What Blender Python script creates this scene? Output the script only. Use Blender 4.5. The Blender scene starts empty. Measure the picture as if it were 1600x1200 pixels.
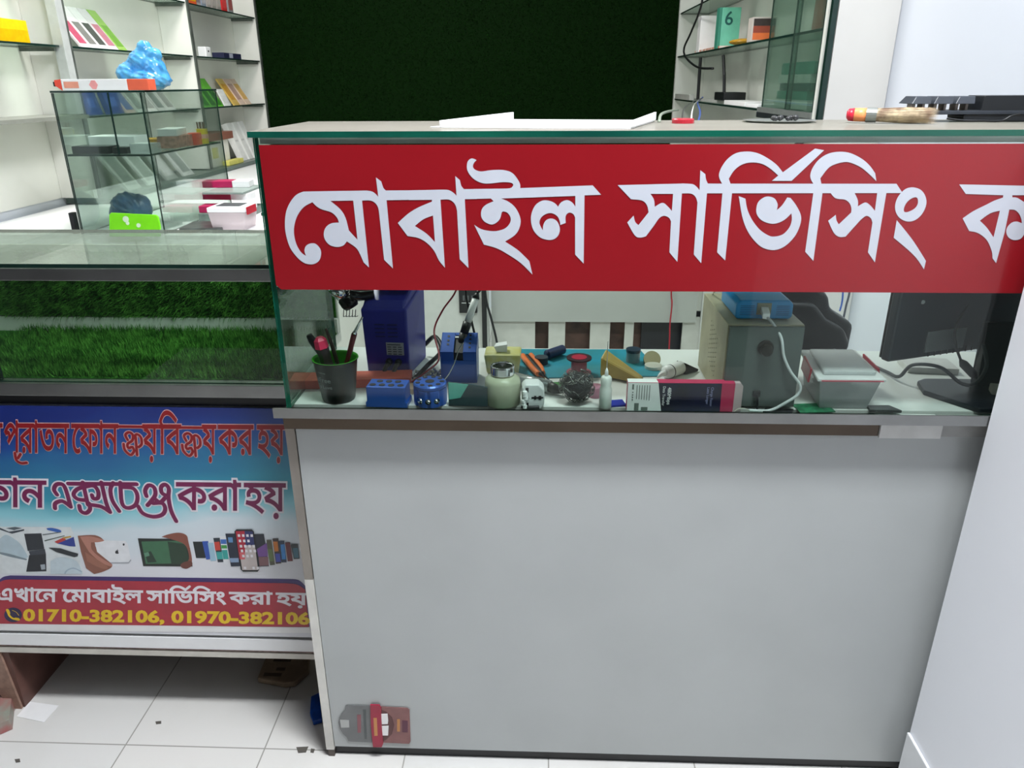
import bpy, bmesh, math, random
import numpy as np
from mathutils import Vector, Matrix
from mathutils.geometry import tessellate_polygon
random.seed(7)
rng = np.random.default_rng(5)
SC = bpy.context.scene
COL = SC.collection

# ------------------------------------------------------------------ camera
F, PITCH, YAW, ROLL, H = 1171.8, .3816, -.03958, -.00509, 1.29
_cy, _sy = math.cos(YAW), math.sin(YAW)
FWD = Vector((_sy*math.cos(PITCH), _cy*math.cos(PITCH), -math.sin(PITCH)))
_R = Vector((_cy, -_sy, 0)); _U = _R.cross(FWD)
RT = _R*math.cos(ROLL)+_U*math.sin(ROLL); UP = -_R*math.sin(ROLL)+_U*math.cos(ROLL)
CAM = Vector((0, 0, H))
cd = bpy.data.cameras.new('camera'); cam = bpy.data.objects.new('camera', cd); COL.objects.link(cam)
cd.sensor_width = 36; cd.lens = F/1600*36; cd.clip_start = .02
M = Matrix((RT, UP, -FWD)).transposed().to_4x4(); M.translation = CAM
cam.matrix_world = M; SC.camera = cam

# ------------------------------------------------------------------ light
SC.view_settings.view_transform = 'Standard'; SC.view_settings.look = 'None'
SC.view_settings.gamma = 1; SC.view_settings.use_curve_mapping = False
SC.view_settings.exposure = 0.0
w = bpy.data.worlds.new('world'); SC.world = w; w.use_nodes = True
w.node_tree.nodes['Background'].inputs[0].default_value = (.90, .95, 1, 1)
w.node_tree.nodes['Background'].inputs[1].default_value = .045
def area(name, loc, sx, sy, power, col=(1, 1, 1), rot=(0, 0, 0)):
    d = bpy.data.lights.new(name, 'AREA'); d.shape = 'RECTANGLE'; d.size = sx; d.size_y = sy
    d.energy = power; d.color = col
    o = bpy.data.objects.new(name, d); COL.objects.link(o); o.location = loc; o.rotation_euler = rot
    return o
area('ceiling_panel_light_front', (.30, .60, 2.74), .72, .26, 80, (.95, .975, 1))
area('ceiling_panel_light_rear', (-.85, 2.5, 2.74), .5, .6, 48, (1, .98, .94))
area('desk_fill_light', (.30, 1.75, 2.74), .4, .5, 5, (.93, .96, 1))  # fill light added to brighten the desk, no visible source

# ------------------------------------------------------------------ helpers
def ray(px, py): return FWD+RT*((px-800)/F)-UP*((py-600)/F)
def at_y(px, py, Y): d = ray(px, py); return CAM+d*(Y/d.y)
def at_z(px, py, Z): d = ray(px, py); return CAM+d*((Z-H)/d.z)
def at_x(px, py, X): d = ray(px, py); return CAM+d*(X/d.x)
def lin(c): c /= 255; return c/12.92 if c <= .04045 else ((c+.055)/1.055)**2.4
def rgb(h):
    if isinstance(h, str): h = [int(h[i:i+2], 16) for i in (0, 2, 4)]
    return (lin(h[0]), lin(h[1]), lin(h[2]), 1)
_mats = {}
def mat(name, col, rough=.5, metal=0, var=.06, scale=30, bump=0, spec=.5, trans=0, alpha=1, col2=None, bscale=None, coat=0):
    if name in _mats: return _mats[name]
    m = bpy.data.materials.new(name); m.use_nodes = True; nt = m.node_tree; N = nt.nodes; L = nt.links
    b = N['Principled BSDF']; tc = N.new('ShaderNodeTexCoord')
    nz = N.new('ShaderNodeTexNoise'); nz.inputs['Scale'].default_value = scale; nz.inputs['Detail'].default_value = 4
    L.new(tc.outputs['Object'], nz.inputs['Vector'])
    mx = N.new('ShaderNodeMix'); mx.data_type = 'RGBA'
    c = rgb(col); c2 = rgb(col2) if col2 else tuple(min(1, v*(1-2*var)) for v in c[:3])+(1,)
    mx.inputs[6].default_value = c; mx.inputs[7].default_value = c2
    cr = N.new('ShaderNodeMapRange'); cr.inputs[1].default_value = .35; cr.inputs[2].default_value = .65
    L.new(nz.outputs[0], cr.inputs[0]); L.new(cr.outputs[0], mx.inputs[0]); L.new(mx.outputs[2], b.inputs['Base Color'])
    b.inputs['Roughness'].default_value = rough; b.inputs['Metallic'].default_value = metal
    b.inputs['Specular IOR Level'].default_value = spec
    b.inputs['Transmission Weight'].default_value = trans; b.inputs['Alpha'].default_value = alpha
    b.inputs['Coat Weight'].default_value = coat
    if bump:
        bp = N.new('ShaderNodeBump'); bp.inputs['Strength'].default_value = bump; bp.inputs['Distance'].default_value = .002
        n2 = N.new('ShaderNodeTexNoise'); n2.inputs['Scale'].default_value = bscale or scale*3; n2.inputs['Detail'].default_value = 3
        L.new(tc.outputs['Object'], n2.inputs['Vector']); L.new(n2.outputs[0], bp.inputs['Height']); L.new(bp.outputs[0], b.inputs['Normal'])
    _mats[name] = m; return m
def glass(name, tint, refl=1.0, dust=0, dustcol='c8c8c0', rough=.015):
    if name in _mats: return _mats[name]
    m = bpy.data.materials.new(name); m.use_nodes = True; nt = m.node_tree; N = nt.nodes; L = nt.links; N.remove(N['Principled BSDF'])
    out = N['Material Output']; tr = N.new('ShaderNodeBsdfTransparent'); tr.inputs[0].default_value = rgb(tint)
    gl = N.new('ShaderNodeBsdfGlossy'); gl.inputs['Roughness'].default_value = rough; gl.inputs[0].default_value = (refl, refl, refl, 1)
    fr = N.new('ShaderNodeFresnel'); fr.inputs[0].default_value = 1.5
    fm = N.new('ShaderNodeMath'); fm.operation = 'MULTIPLY'; fm.inputs[1].default_value = .55; L.new(fr.outputs[0], fm.inputs[0])
    mx = N.new('ShaderNodeMixShader'); L.new(fm.outputs[0], mx.inputs[0]); L.new(tr.outputs[0], mx.inputs[1]); L.new(gl.outputs[0], mx.inputs[2])
    last = mx
    if dust:
        df = N.new('ShaderNodeBsdfDiffuse'); df.inputs[0].default_value = rgb(dustcol)
        nz = N.new('ShaderNodeTexNoise'); nz.inputs['Scale'].default_value = 6; nz.inputs['Detail'].default_value = 5
        tc = N.new('ShaderNodeTexCoord'); L.new(tc.outputs['Object'], nz.inputs['Vector'])
        mr = N.new('ShaderNodeMapRange'); mr.inputs[3].default_value = dust*.75; mr.inputs[4].default_value = min(1, dust*1.2); L.new(nz.outputs[0], mr.inputs[0])
        m2 = N.new('ShaderNodeMixShader'); L.new(mr.outputs[0], m2.inputs[0]); L.new(mx.outputs[0], m2.inputs[1]); L.new(df.outputs[0], m2.inputs[2]); last = m2
    L.new(last.outputs[0], out.inputs[0]); _mats[name] = m; return m

class MB:
    def __init__(s): s.v = []; s.f = []; s.m = []
    def add(s, vs, fs, mi=0):
        b = len(s.v); s.v += [tuple(v) for v in vs]; s.f += [tuple(b+i for i in f) for f in fs]; s.m += [mi]*len(fs); return s
    def box(s, x0, x1, y0, y1, z0, z1, mi=0):
        return s.add([(x0, y0, z0), (x1, y0, z0), (x1, y1, z0), (x0, y1, z0), (x0, y0, z1), (x1, y0, z1), (x1, y1, z1), (x0, y1, z1)],
                     [(0, 3, 2, 1), (4, 5, 6, 7), (0, 1, 5, 4), (1, 2, 6, 5), (2, 3, 7, 6), (3, 0, 4, 7)], mi)
    def hexa(s, p, mi=0):   # 8 points: bottom 4 then top 4
        return s.add(p, [(0, 3, 2, 1), (4, 5, 6, 7), (0, 1, 5, 4), (1, 2, 6, 5), (2, 3, 7, 6), (3, 0, 4, 7)], mi)
    def prism(s, pts, d, axis='y', o=0, mi=0):   # pts 2D; extruded from o to o+d along axis
        n = len(pts)
        def P(a, b, t): return (a, t, b) if axis == 'y' else ((a, b, t) if axis == 'z' else (t, a, b))
        vs = [P(a, b, o) for a, b in pts]+[P(a, b, o+d) for a, b in pts]
        tri = tessellate_polygon([[Vector((a, b, 0)) for a, b in pts]])
        fs = [tuple(t) for t in tri]+[tuple(i+n for i in t[::-1]) for t in tri]+[(i, (i+1) % n, (i+1) % n+n, i+n) for i in range(n)]
        return s.add(vs, fs, mi)
    def tube(s, pts, r, seg=8, cap=True, mi=0):
        pts = [Vector(p) for p in pts]; n = len(pts)
        if not isinstance(r, (list, tuple)): r = [r]*n
        t0 = (pts[1]-pts[0]).normalized(); up = Vector((0, 0, 1)) if abs(t0.z) < .9 else Vector((1, 0, 0))
        nrm = t0.cross(up).normalized(); vs = []; fs = []
        for i, p in enumerate(pts):
            t = (pts[min(i+1, n-1)]-pts[max(i-1, 0)]).normalized()
            nrm = (nrm-t*nrm.dot(t)).normalized(); b = t.cross(nrm)
            for k in range(seg):
                a = 2*math.pi*k/seg; vs.append(p+(nrm*math.cos(a)+b*math.sin(a))*r[i])
        for i in range(n-1):
            for k in range(seg): fs.append((i*seg+k, i*seg+(k+1) % seg, (i+1)*seg+(k+1) % seg, (i+1)*seg+k))
        if cap: fs += [tuple(range(seg))[::-1], tuple((n-1)*seg+k for k in range(seg))]
        return s.add(vs, fs, mi)
    def lathe(s, prof, c=(0, 0, 0), seg=28, mi=0, rot=None, cap=True):
        vs = []; fs = []; n = len(prof)
        for r, z in prof:
            for k in range(seg):
                a = 2*math.pi*k/seg; v = Vector((r*math.cos(a), r*math.sin(a), z))
                if rot: v = rot @ v
                vs.append(v+Vector(c))
        for i in range(n-1):
            for k in range(seg): fs.append((i*seg+k, i*seg+(k+1) % seg, (i+1)*seg+(k+1) % seg, (i+1)*seg+k))
        if cap: fs += [tuple(range(seg))[::-1], tuple((n-1)*seg+k for k in range(seg))]
        return s.add(vs, fs, mi)
    def build(s, name, m, parent=None, smooth=False, bevel=0, loc=None, sub=0, rot=None, world=False):
        if world:   # given in room coordinates: make local to the thing (or to loc)
            q = parent.matrix_basis.inverted() if parent else Matrix.Translation(-Vector(loc))
            if parent and parent.parent: q = q @ parent.parent.matrix_basis.inverted()
            s.v = [tuple(q @ Vector(v)) for v in s.v]
        me = bpy.data.meshes.new(name); me.from_pydata(s.v, [], s.f); me.validate()
        ms = m if isinstance(m, (list, tuple)) else [m]
        for x in ms: me.materials.append(x)
        if len(ms) > 1 and len(me.polygons) == len(s.m):
            for p, i in zip(me.polygons, s.m): p.material_index = i
        bm = bmesh.new(); bm.from_mesh(me); bmesh.ops.recalc_face_normals(bm, faces=bm.faces); bm.to_mesh(me); bm.free()
        if smooth:
            for p in me.polygons: p.use_smooth = True
        o = bpy.data.objects.new(name, me); COL.objects.link(o)
        if parent: o.parent = parent
        if loc is not None: o.location = loc
        if rot: o.rotation_euler = rot
        if bevel:
            b = o.modifiers.new('bevel', 'BEVEL'); b.width = bevel; b.segments = 2; b.limit_method = 'ANGLE'; b.harden_normals = False
        if sub:
            b = o.modifiers.new('sub', 'SUBSURF'); b.levels = sub; b.render_levels = sub
        return o
def tag(o, label, cat, group=None, kind=None):
    if label: o['label'] = label
    if cat: o['category'] = cat
    if group: o['group'] = group
    if kind: o['kind'] = kind
    return o
def thing(name, label, cat, loc=(0, 0, 0), rz=0, group=None, rot=None):
    o = bpy.data.objects.new(name, None); COL.objects.link(o); o.empty_display_size = .02
    o.location = loc; o.rotation_euler = rot if rot else (0, 0, rz)
    return tag(o, label, cat, group)
def struct(o): o['kind'] = 'structure'; return o
def plab(o, l): o['label'] = l; return o
def dup(o, loc=None, rz=None, label=None, group=None, parent=None):
    c = o.copy(); COL.objects.link(c)
    if parent is not None: c.parent = parent
    if loc is not None: c.location = loc
    if rz is not None: c.rotation_euler[2] = rz
    if label: c['label'] = label
    if group: c['group'] = group
    for ch in list(o.children): dup(ch, parent=c)
    return c
def smoothloop(pts):
    # pts: (x,y) smooth, (x,y,1) corner; Catmull-Rom between, straight where both are corners
    n = len(pts); out = []
    for i in range(n):
        p1, p2 = pts[i], pts[(i+1) % n]; out.append((p1[0], p1[1]))
        c1, c2 = len(p1) > 2, len(p2) > 2
        if c1 and c2: continue
        p0 = pts[i-1] if not c1 else p1; p3 = pts[(i+2) % n] if not c2 else p2
        for t in (.25, .5, .75):
            q = []
            for k in (0, 1):
                a, b, c, d = p0[k], p1[k], p2[k], p3[k]
                q.append(.5*(2*b+(c-a)*t+(2*a-5*b+4*c-d)*t*t+(3*b-a-3*c+d)*t**3))
            out.append(tuple(q))
    return out
def P(s):
    r = []
    for w_ in s.split():
        c = w_.endswith('!'); a, b = w_.rstrip('!').split(',')
        r.append((float(a), float(b), 1) if c else (float(a), float(b)))
    return r
def flat(mb, loops, mapf, mi=0):   # loops of 2D pts -> triangulated faces through mapf
    tri = tessellate_polygon([[Vector((a, b, 0)) for a, b in l] for l in loops])
    allp = [p for l in loops for p in l]
    mb.add([mapf(*p) for p in allp], [tuple(t) for t in tri], mi)
def facing(mb):   # every face turned towards -Y
    for i, f in enumerate(mb.f):
        a, b, c = (Vector(mb.v[k]) for k in f[:3])
        if (b-a).cross(c-a).y > 0: mb.f[i] = f[::-1]
    return mb
_tc = {}
def _area(l): return sum(l[i][0]*l[(i+1) % len(l)][1]-l[(i+1) % len(l)][0]*l[i][1] for i in range(len(l)))/2
def _inside(p, l):
    c = False
    for i in range(len(l)):
        (x1, y1), (x2, y2) = l[i-1], l[i]
        if (y1 > p[1]) != (y2 > p[1]) and p[0] < (x2-x1)*(p[1]-y1)/(y2-y1)+x1: c = not c
    return c
def _grow(l, d):   # polygon pushed outward by d (inward for a hole, given by its winding)
    n = len(l); out = []
    for i in range(n):
        (ax, ay), (bx, by), (cx, cy) = l[i-1], l[i], l[(i+1) % n]
        ux, uy = bx-ax, by-ay; vx, vy = cx-bx, cy-by; lu = math.hypot(ux, uy) or 1; lv = math.hypot(vx, vy) or 1
        nx, ny = uy/lu+vy/lv, -ux/lu-vx/lv; q_ = math.hypot(nx, ny)
        if q_ < .3: out.append((bx+uy/lu*d, by-ux/lu*d)); continue
        k = d/max(q_/2, .5)/q_; out.append((bx+nx*k, by+ny*k))
    return out
def glyph_loops(body):
    if body in _tc: return _tc[body]
    cu = bpy.data.curves.new('t', 'FONT'); cu.body = body; cu.resolution_u = 3; cu.fill_mode = 'NONE'
    o = bpy.data.objects.new('t', cu); COL.objects.link(o); bpy.context.view_layer.update()
    me = bpy.data.meshes.new_from_object(o.evaluated_get(bpy.context.evaluated_depsgraph_get()))
    nb = {}
    for e in me.edges: i, j = e.vertices; nb.setdefault(i, []).append(j); nb.setdefault(j, []).append(i)
    left = set(nb); loops = []
    while left:
        st = min(left); l = [st]; left.discard(st); cur = st
        while True:
            nx = [k for k in nb[cur] if k in left]
            if not nx: break
            cur = nx[0]; left.discard(cur); l.append(cur)
        pts = [(me.vertices[k].co.x, me.vertices[k].co.y) for k in l]
        q_ = [p for i, p in enumerate(pts) if math.hypot(p[0]-pts[i-1][0], p[1]-pts[i-1][1]) > 1e-4]
        if len(q_) > 2 and abs(_area(q_)) > 1e-5: loops.append(q_)
    bpy.data.objects.remove(o); bpy.data.curves.remove(cu); bpy.data.meshes.remove(me); _tc[body] = loops; return loops
def text_geo(body, off=0.0):
    loops = glyph_loops(body); so = 1 if _area(max(loops, key=lambda l: abs(_area(l)))) > 0 else -1; res = []
    for l in loops:
        g = _grow(l, off*so)
        if _area(l)*so > 0: res.append(g)
        elif _area(g)*so < 0 and abs(_area(g)) > abs(_area(l))*.06: res.append(g)
    return res
_adv = {}
def _w(b): return max(p[0] for l in glyph_loops(b) for p in l)
def advance(ch):
    if ch not in _adv: _adv[ch] = _w(ch+'ল')-_w('ল')
    return _adv[ch]
from mathutils.geometry import delaunay_2d_cdt
class Ink:
    """shapes printed in one colour on one plane: united, then filled once"""
    def __init__(s): s.items = []; s.strokes = []
    def word(s, body, mapf, off=0, cap=.62):
        # mapf(u,v) -> (x,z): u 0..1 across the word, v 0 at the base and 1 at the head line
        x = 0; gs = []
        for ch in body:
            if ch == ' ': x += .3; continue
            gs.append([[(a+x, b) for a, b in l] for l in text_geo(ch, off)]); x += advance(ch)
        xs = [p[0] for g in gs for l in g for p in l]; a, b = min(xs)+off, max(xs)-off
        for g in gs: s.items.append([[mapf((px-a)/(b-a), py/cap) for px, py in l] for l in g])
    def stroke(s, pts, r, mapf):
        L = []; n = len(pts)
        for i in range(n-1):
            p0, p1, p2, p3 = pts[max(i-1, 0)], pts[i], pts[i+1], pts[min(i+2, n-1)]
            for t in (0, .25, .5, .75):
                L.append(tuple(.5*(2*b+(c-a)*t+(2*a-5*b+4*c-d)*t*t+(3*b-a-3*c+d)*t**3) for a, b, c, d in zip(p0, p1, p2, p3)))
        L.append(tuple(pts[-1])); e = mapf(L[0][0]+r, L[0][1]); c = mapf(*L[0]); rr = math.hypot(e[0]-c[0], e[1]-c[1])
        s.strokes.append(([mapf(*p) for p in L], rr))
    def fill(s, y=0):
        V = []; E = []
        def loop(l):
            b = len(V); V.extend(Vector(p) for p in l); E.extend((b+i, b+(i+1) % len(l)) for i in range(len(l)))
        for it in s.items:
            for l in it: loop(l)
        for L, r in s.strokes:
            A = []; B2 = []; m = len(L)
            for i in range(m):
                (ax, ay), (bx, by) = L[max(i-1, 0)], L[min(i+1, m-1)]; l = math.hypot(bx-ax, by-ay) or 1
                nx, ny = -(by-ay)/l*r, (bx-ax)/l*r; A.append((L[i][0]+nx, L[i][1]+ny)); B2.append((L[i][0]-nx, L[i][1]-ny))
            def cap_(c, p): a0 = math.atan2(p[1]-c[1], p[0]-c[0]); return [(c[0]+r*math.cos(a0-k*math.pi/6), c[1]+r*math.sin(a0-k*math.pi/6)) for k in range(1, 6)]
            loop(A+cap_(L[-1], A[-1])+B2[::-1]+cap_(L[0], B2[0]))
        S_ = 100.0
        vs, _, fs, *_r = delaunay_2d_cdt([v*S_ for v in V], E, [], 0, 1e-5)
        vs = np.array([tuple(v) for v in vs])/S_; T = np.array([f for f in fs if len(f) == 3]); C_ = vs[T].mean(1); keep = np.zeros(len(T), bool)
        for it in s.items:
            lo = np.min([np.min(l, 0) for l in it], 0); hi = np.max([np.max(l, 0) for l in it], 0)
            idx = np.where((C_ >= lo).all(1) & (C_ <= hi).all(1) & ~keep)[0]
            if not len(idx): continue
            p = C_[idx]; wn = np.zeros(len(idx), int)
            for l in it:
                l = np.array(l); q = np.roll(l, -1, 0)
                py = p[:, 1:2]; px = p[:, 0:1]
                up = (l[:, 1] <= py) & (q[:, 1] > py); dn = (l[:, 1] > py) & (q[:, 1] <= py)
                cr_ = (q[:, 0]-l[:, 0])*(py-l[:, 1])-(px-l[:, 0])*(q[:, 1]-l[:, 1])
                wn += (up & (cr_ > 0)).sum(1)-(dn & (cr_ < 0)).sum(1)
            keep[idx[wn != 0]] = True
        for L, r in s.strokes:
            L = np.array(L); a, b = L[:-1], L[1:]; ab = b-a; den = (ab**2).sum(1)+1e-14
            idx = np.where(~keep)[0]; p = C_[idx][:, None, :]
            t = np.clip(((p-a)*ab).sum(2)/den, 0, 1); d = np.hypot(*np.moveaxis(p-(a+ab*t[..., None]), 2, 0)).min(1)
            keep[idx[d < r*1.0005]] = True
        mb = MB(); mb.add([(x, y, z) for x, z in vs], [tuple(int(i) for i in t) for t in T[keep]]); return facing(mb)
def pane(name, x0, x1, y0, y1, z0, z1, parent, g, e):
    # glass slab: broad faces clear, narrow faces the green cut edge
    d = (x1-x0, y1-y0, z1-z0); k = d.index(min(d)); mb = MB()
    mb.box(x0, x1, y0, y1, z0, z1)
    pair = {2: (0, 1), 1: (2, 4), 0: (3, 5)}[k]
    mb.m = [0 if i in pair else 1 for i in range(6)]
    return mb.build(name, [g, e], parent, world=True)

# ------------------------------------------------------------------ materials
WHITE_WALL = mat('white_painted_board', 'dfe3ea', .45, var=.02, scale=3)
WHITE_WARM = mat('white_laminate', 'ecebe4', .4, var=.03, scale=4)
LAM = mat('grey_white_laminate', 'b4b8b8', .28, var=.03, scale=5)
DESK = mat('desk_white', 'e0e3e0', .4, var=.03, scale=8)
ALU = mat('brushed_aluminium', 'a0a1a0', .38, 1, var=.08, scale=12)
STEEL = mat('dark_steel', '5c5249', .15, 1, var=.15, scale=5)
WHITE_PVC = mat('white_pvc', 'f6f7f8', .35, var=.01)
BLACK = mat('black_plastic', '15171a', .4, var=.1)
BLACKG = mat('black_gloss', '101214', .2, var=.1)
DGREY = mat('dark_grey_plastic', '2c3038', .45, var=.08)
BROWN = mat('brown_wood', '6a4a42', .5, var=.15, scale=14, col2='573b35')
BROWN_EDGE = mat('raw_board_edge', 'a08070', .6, var=.15, scale=60)
GL = glass('clear_glass', 'f6fcf9', .9)
GLT = glass('green_tinted_glass', 'cfe0d6', .9)
GLD = glass('dusty_top_glass', 'dfe8e2', .9, dust=.6, dustcol='8f8b82')
GLC = glass('showcase_top_glass', 'e2eee6', .9, dust=.16, dustcol='b4bcb0')
GE = mat('glass_cut_edge', '1c7a60', .15, var=.1, scale=5, col2='0e4a40')
GED = mat('dark_glass_edge', '18302a', .2, var=.1)
CHROME = mat('chrome', 'd8d8da', .1, 1, var=.03)
BLUE = mat('blue_anodised', '2b5cb8', .32, .2, var=.05)
NAVY = mat('navy_plastic', '2c2f98', .38, var=.06)
ORANGE = mat('orange_card', 'f0563c', .5, var=.04)
PINK = mat('magenta_card', 'c02a58', .4, var=.03)
WHITE_CARD = mat('white_card', 'f0f0f0', .4, var=.02)
SKY = mat('sky_blue_plastic', '2f9fe6', .3, var=.04)
GREEN_IN = mat('bright_green_plastic', '3fb41c', .35, var=.04)

# ------------------------------------------------------------------ setting
FZ = -.015; RX = .72; RXN = .887; LX = -1.704; YB = 4.494
def floor_mat():
    m = bpy.data.materials.new('floor_tiles'); m.use_nodes = True; nt = m.node_tree; N = nt.nodes; L = nt.links; b = N['Principled BSDF']
    tc = N.new('ShaderNodeTexCoord'); mp = N.new('ShaderNodeMapping'); mp.inputs['Location'].default_value = (.874, -1.165, 0)
    L.new(tc.outputs['Object'], mp.inputs[0]); br = N.new('ShaderNodeTexBrick'); br.offset = 0; br.squash = 1
    br.inputs['Scale'].default_value = 1; br.inputs['Brick Width'].default_value = .30; br.inputs['Row Height'].default_value = .30
    br.inputs['Mortar Size'].default_value = .0016; br.inputs['Mortar Smooth'].default_value = .2
    br.inputs['Color1'].default_value = rgb('dcdad6'); br.inputs['Color2'].default_value = rgb('d6d6d4'); br.inputs['Mortar'].default_value = rgb('9b9a94')
    L.new(mp.outputs[0], br.inputs[0])
    nz = N.new('ShaderNodeTexNoise'); nz.inputs['Scale'].default_value = 5; nz.inputs['Detail'].default_value = 6; L.new(tc.outputs['Object'], nz.inputs['Vector'])
    mr = N.new('ShaderNodeMapRange'); mr.inputs[1].default_value = .5; mr.inputs[2].default_value = .8; mr.inputs[4].default_value = .35; L.new(nz.outputs[0], mr.inputs[0])
    mx = N.new('ShaderNodeMix'); mx.data_type = 'RGBA'; L.new(mr.outputs[0], mx.inputs[0]); L.new(br.outputs[0], mx.inputs[6]); mx.inputs[7].default_value = rgb('c4c2bc')
    L.new(mx.outputs[2], b.inputs['Base Color']); b.inputs['Roughness'].default_value = .25
    return m
struct(MB().box(-1.9, 1.3, -1.2, 4.7, FZ-.05, FZ).build('floor', floor_mat()))
struct(MB().box(-1.9, 1.3, -.2, 4.7, 2.8, 2.85).build('ceiling', WHITE_WALL))
struct(MB().box(LX-.08, LX, 1.25, 4.7, FZ, 2.8).build('wall_left', WHITE_WALL))
struct(MB().box(LX, RXN+.1, YB+.03, YB+.1, FZ, 2.8).build('wall_back', WHITE_WALL))
BLUEWHITE = mat('blue_white_board', 'f4f6fc', .35, var=.01, scale=3)
struct(MB().box(RX, 1.2, -.2, 1.1195, FZ, 2.8).build('wall_right', BLUEWHITE))
struct(MB().box(RXN, RXN+.08, 1.13, YB+.03, FZ, 2.8).build('wall_nook', mat('nook_board', 'cfd4de', .35, var=.01, scale=3)))
struct(MB().box(RX-.006, RX-.0002, -.2, 1.119, FZ, .126).build('baseboard_right', mat('skirting_tile', 'e9ebee', .2, var=.02), bevel=.0015))
struct(MB().box(.735, RXN-.001, 2.107, 2.15, FZ, 2.8).build('wall_pilaster', mat('pilaster_paint', 'cfcdc8', .4, var=.02, scale=4)))
# green artificial-turf cladding on the back wall
def turf_mat(name, a, b_, sc=300, c=None):
    if name in _mats: return _mats[name]
    m = bpy.data.materials.new(name); m.use_nodes = True; nt = m.node_tree; N = nt.nodes; L = nt.links; b = N['Principled BSDF']
    tc = N.new('ShaderNodeTexCoord'); nz = N.new('ShaderNodeTexNoise'); nz.inputs['Scale'].default_value = sc; nz.inputs['Detail'].default_value = 3
    L.new(tc.outputs['Object'], nz.inputs[0]); r = N.new('ShaderNodeValToRGB'); r.color_ramp.elements[0].position = .35; r.color_ramp.elements[0].color = rgb(a)
    r.color_ramp.elements[1].position = .68; r.color_ramp.elements[1].color = rgb(b_)
    L.new(nz.outputs[0], r.inputs[0]); src = r.outputs[0]
    L.new(src, b.inputs['Base Color']); b.inputs['Roughness'].default_value = .6; b.inputs['Specular IOR Level'].default_value = .02
    _mats[name] = m; return m
def blades(mb, n, org, ax, ay, up, h0, h1, w_=.0014, lean=.6):
    org, ax, ay, up = map(Vector, (org, ax, ay, up))
    U = rng.random((n, 2)); A = rng.random(n)*6.283; Hh = h0+(h1-h0)*rng.random(n); Ln = rng.random(n)*lean
    for i in range(n):
        p = org+ax*U[i, 0]+ay*U[i, 1]; d = ax.normalized()*math.cos(A[i])+ay.normalized()*math.sin(A[i]); s_ = ax.normalized()*math.sin(A[i])*w_-ay.normalized()*math.cos(A[i])*w_
        t = p+up*Hh[i]+d*(Hh[i]*Ln[i]); b = len(mb.v)
        mb.v += [tuple(p-s_), tuple(p+s_), tuple(t)]; mb.f.append((b, b+1, b+2)); mb.m.append(0)
gw = MB().box(-1.565, .725, YB, YB+.025, .42, 2.78).build('artificial_grass_wall_panel', turf_mat('dark_turf', '050f04', '102a0c', 420))
tag(gw, 'large dark green artificial grass panel covering the back wall', 'grass panel')
g2 = MB(); blades(g2, 20000, (-1.565, YB, .95), (2.29, 0, 0), (0, 0, .95), (0, -1, 0), .006, .014, .002, 1.2)
o = g2.build('grass_blades', turf_mat('dark_turf_blades', '071505', '15330f', 60), gw); o['kind'] = 'stuff'

# ------------------------------------------------------------------ main service counter
CX0, CX1, CY0, CYD = -.436, RXN-.002, 1.15, 1.475
C = thing('service_counter', 'long white repair counter with glass display top and grey front panel', 'counter', (0, 0, 0))
MB().box(-.418, CX1, 1.152, 1.17, .012, .745).build('front_panel', LAM, C)
plab(MB().box(-.436, CX1, 1.160, 1.176, FZ, .012).build('base_strip', BLACK, C), 'black strip along the bottom of the front panel')
plab(MB().prism([(1.122, .7738), (1.122, .7915), (1.1245, .7915), (1.1245, .777), (1.1495, .777), (1.1495, .7738)], CX1+.442, 'x', -.442).build('sill_rail', ALU, C), 'brushed aluminium sill below the glass')
MB().box(-.434, .56, 1.142, 1.1695, .745, .7735).build('lower_rail', STEEL, C)
plab(MB().box(.561, .66, 1.138, 1.1695, .743, .7735).build('rail_patch', mat('pale_tape', 'dcdcda', .4), C), 'pale strip on the rail at the right end')
MB().box(.661, CX1, 1.142, 1.1695, .745, .7735).build('rail_end', mat('grey_tape', 'a5a5a3', .5), C)
post = MB().box(-.436, -.4195, 1.150, 1.172, .43, .745).box(-.436, -.4295, 1.1725, 1.46, .43, .745).build('corner_post', mat('taupe_post', '9a938c', .35, .5, var=.12, scale=9), C)
plab(MB().box(-.436, -.4195, 1.150, 1.172, .004, .4298).build('lower_post', mat('white_enamel', 'dedcd6', .4, var=.08, scale=20), C), 'white painted lower part of the corner post')
MB().box(-.433, -.4205, 1.151, 1.171, FZ, .004).build('post_foot', mat('worn_rubber', '5a524c', .7), C)
MB().box(-.43, CX1, 1.172, CYD, .752, .778).build('worktop', DESK, C)
MB().box(-.43, -.414, 1.177, 1.46, FZ, .7515).build('end_panel', BROWN, C)
pane('front_glass', -.428, CX1, 1.150, 1.156, .7772, 1.2165, C, GL, GE)
pane('side_glass', -.428, -.422, 1.1565, 1.46, .7786, 1.2165, C, glass('side_glass_mat', 'e8f4ee', .9, dust=.05, dustcol='b8ccc0'), GE)
pane('top_glass', -.434, CX1, 1.146, 1.462, 1.217, 1.2255, C, GLD, mat('top_glass_edge', '12604c', .15, var=.1, scale=3, col2='0c3a34'))
# aluminium angle inside the top front edge
MB().box(-.42, CX1, 1.157, 1.170, 1.2075, 1.2165).build('inner_angle', mat('pale_angle', 'e2e6e4', .45, var=.12, scale=9), C)
MB().box(-.42, CX1, 1.44, 1.452, 1.205, 1.2165).build('rear_rail', ALU, C)

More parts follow.
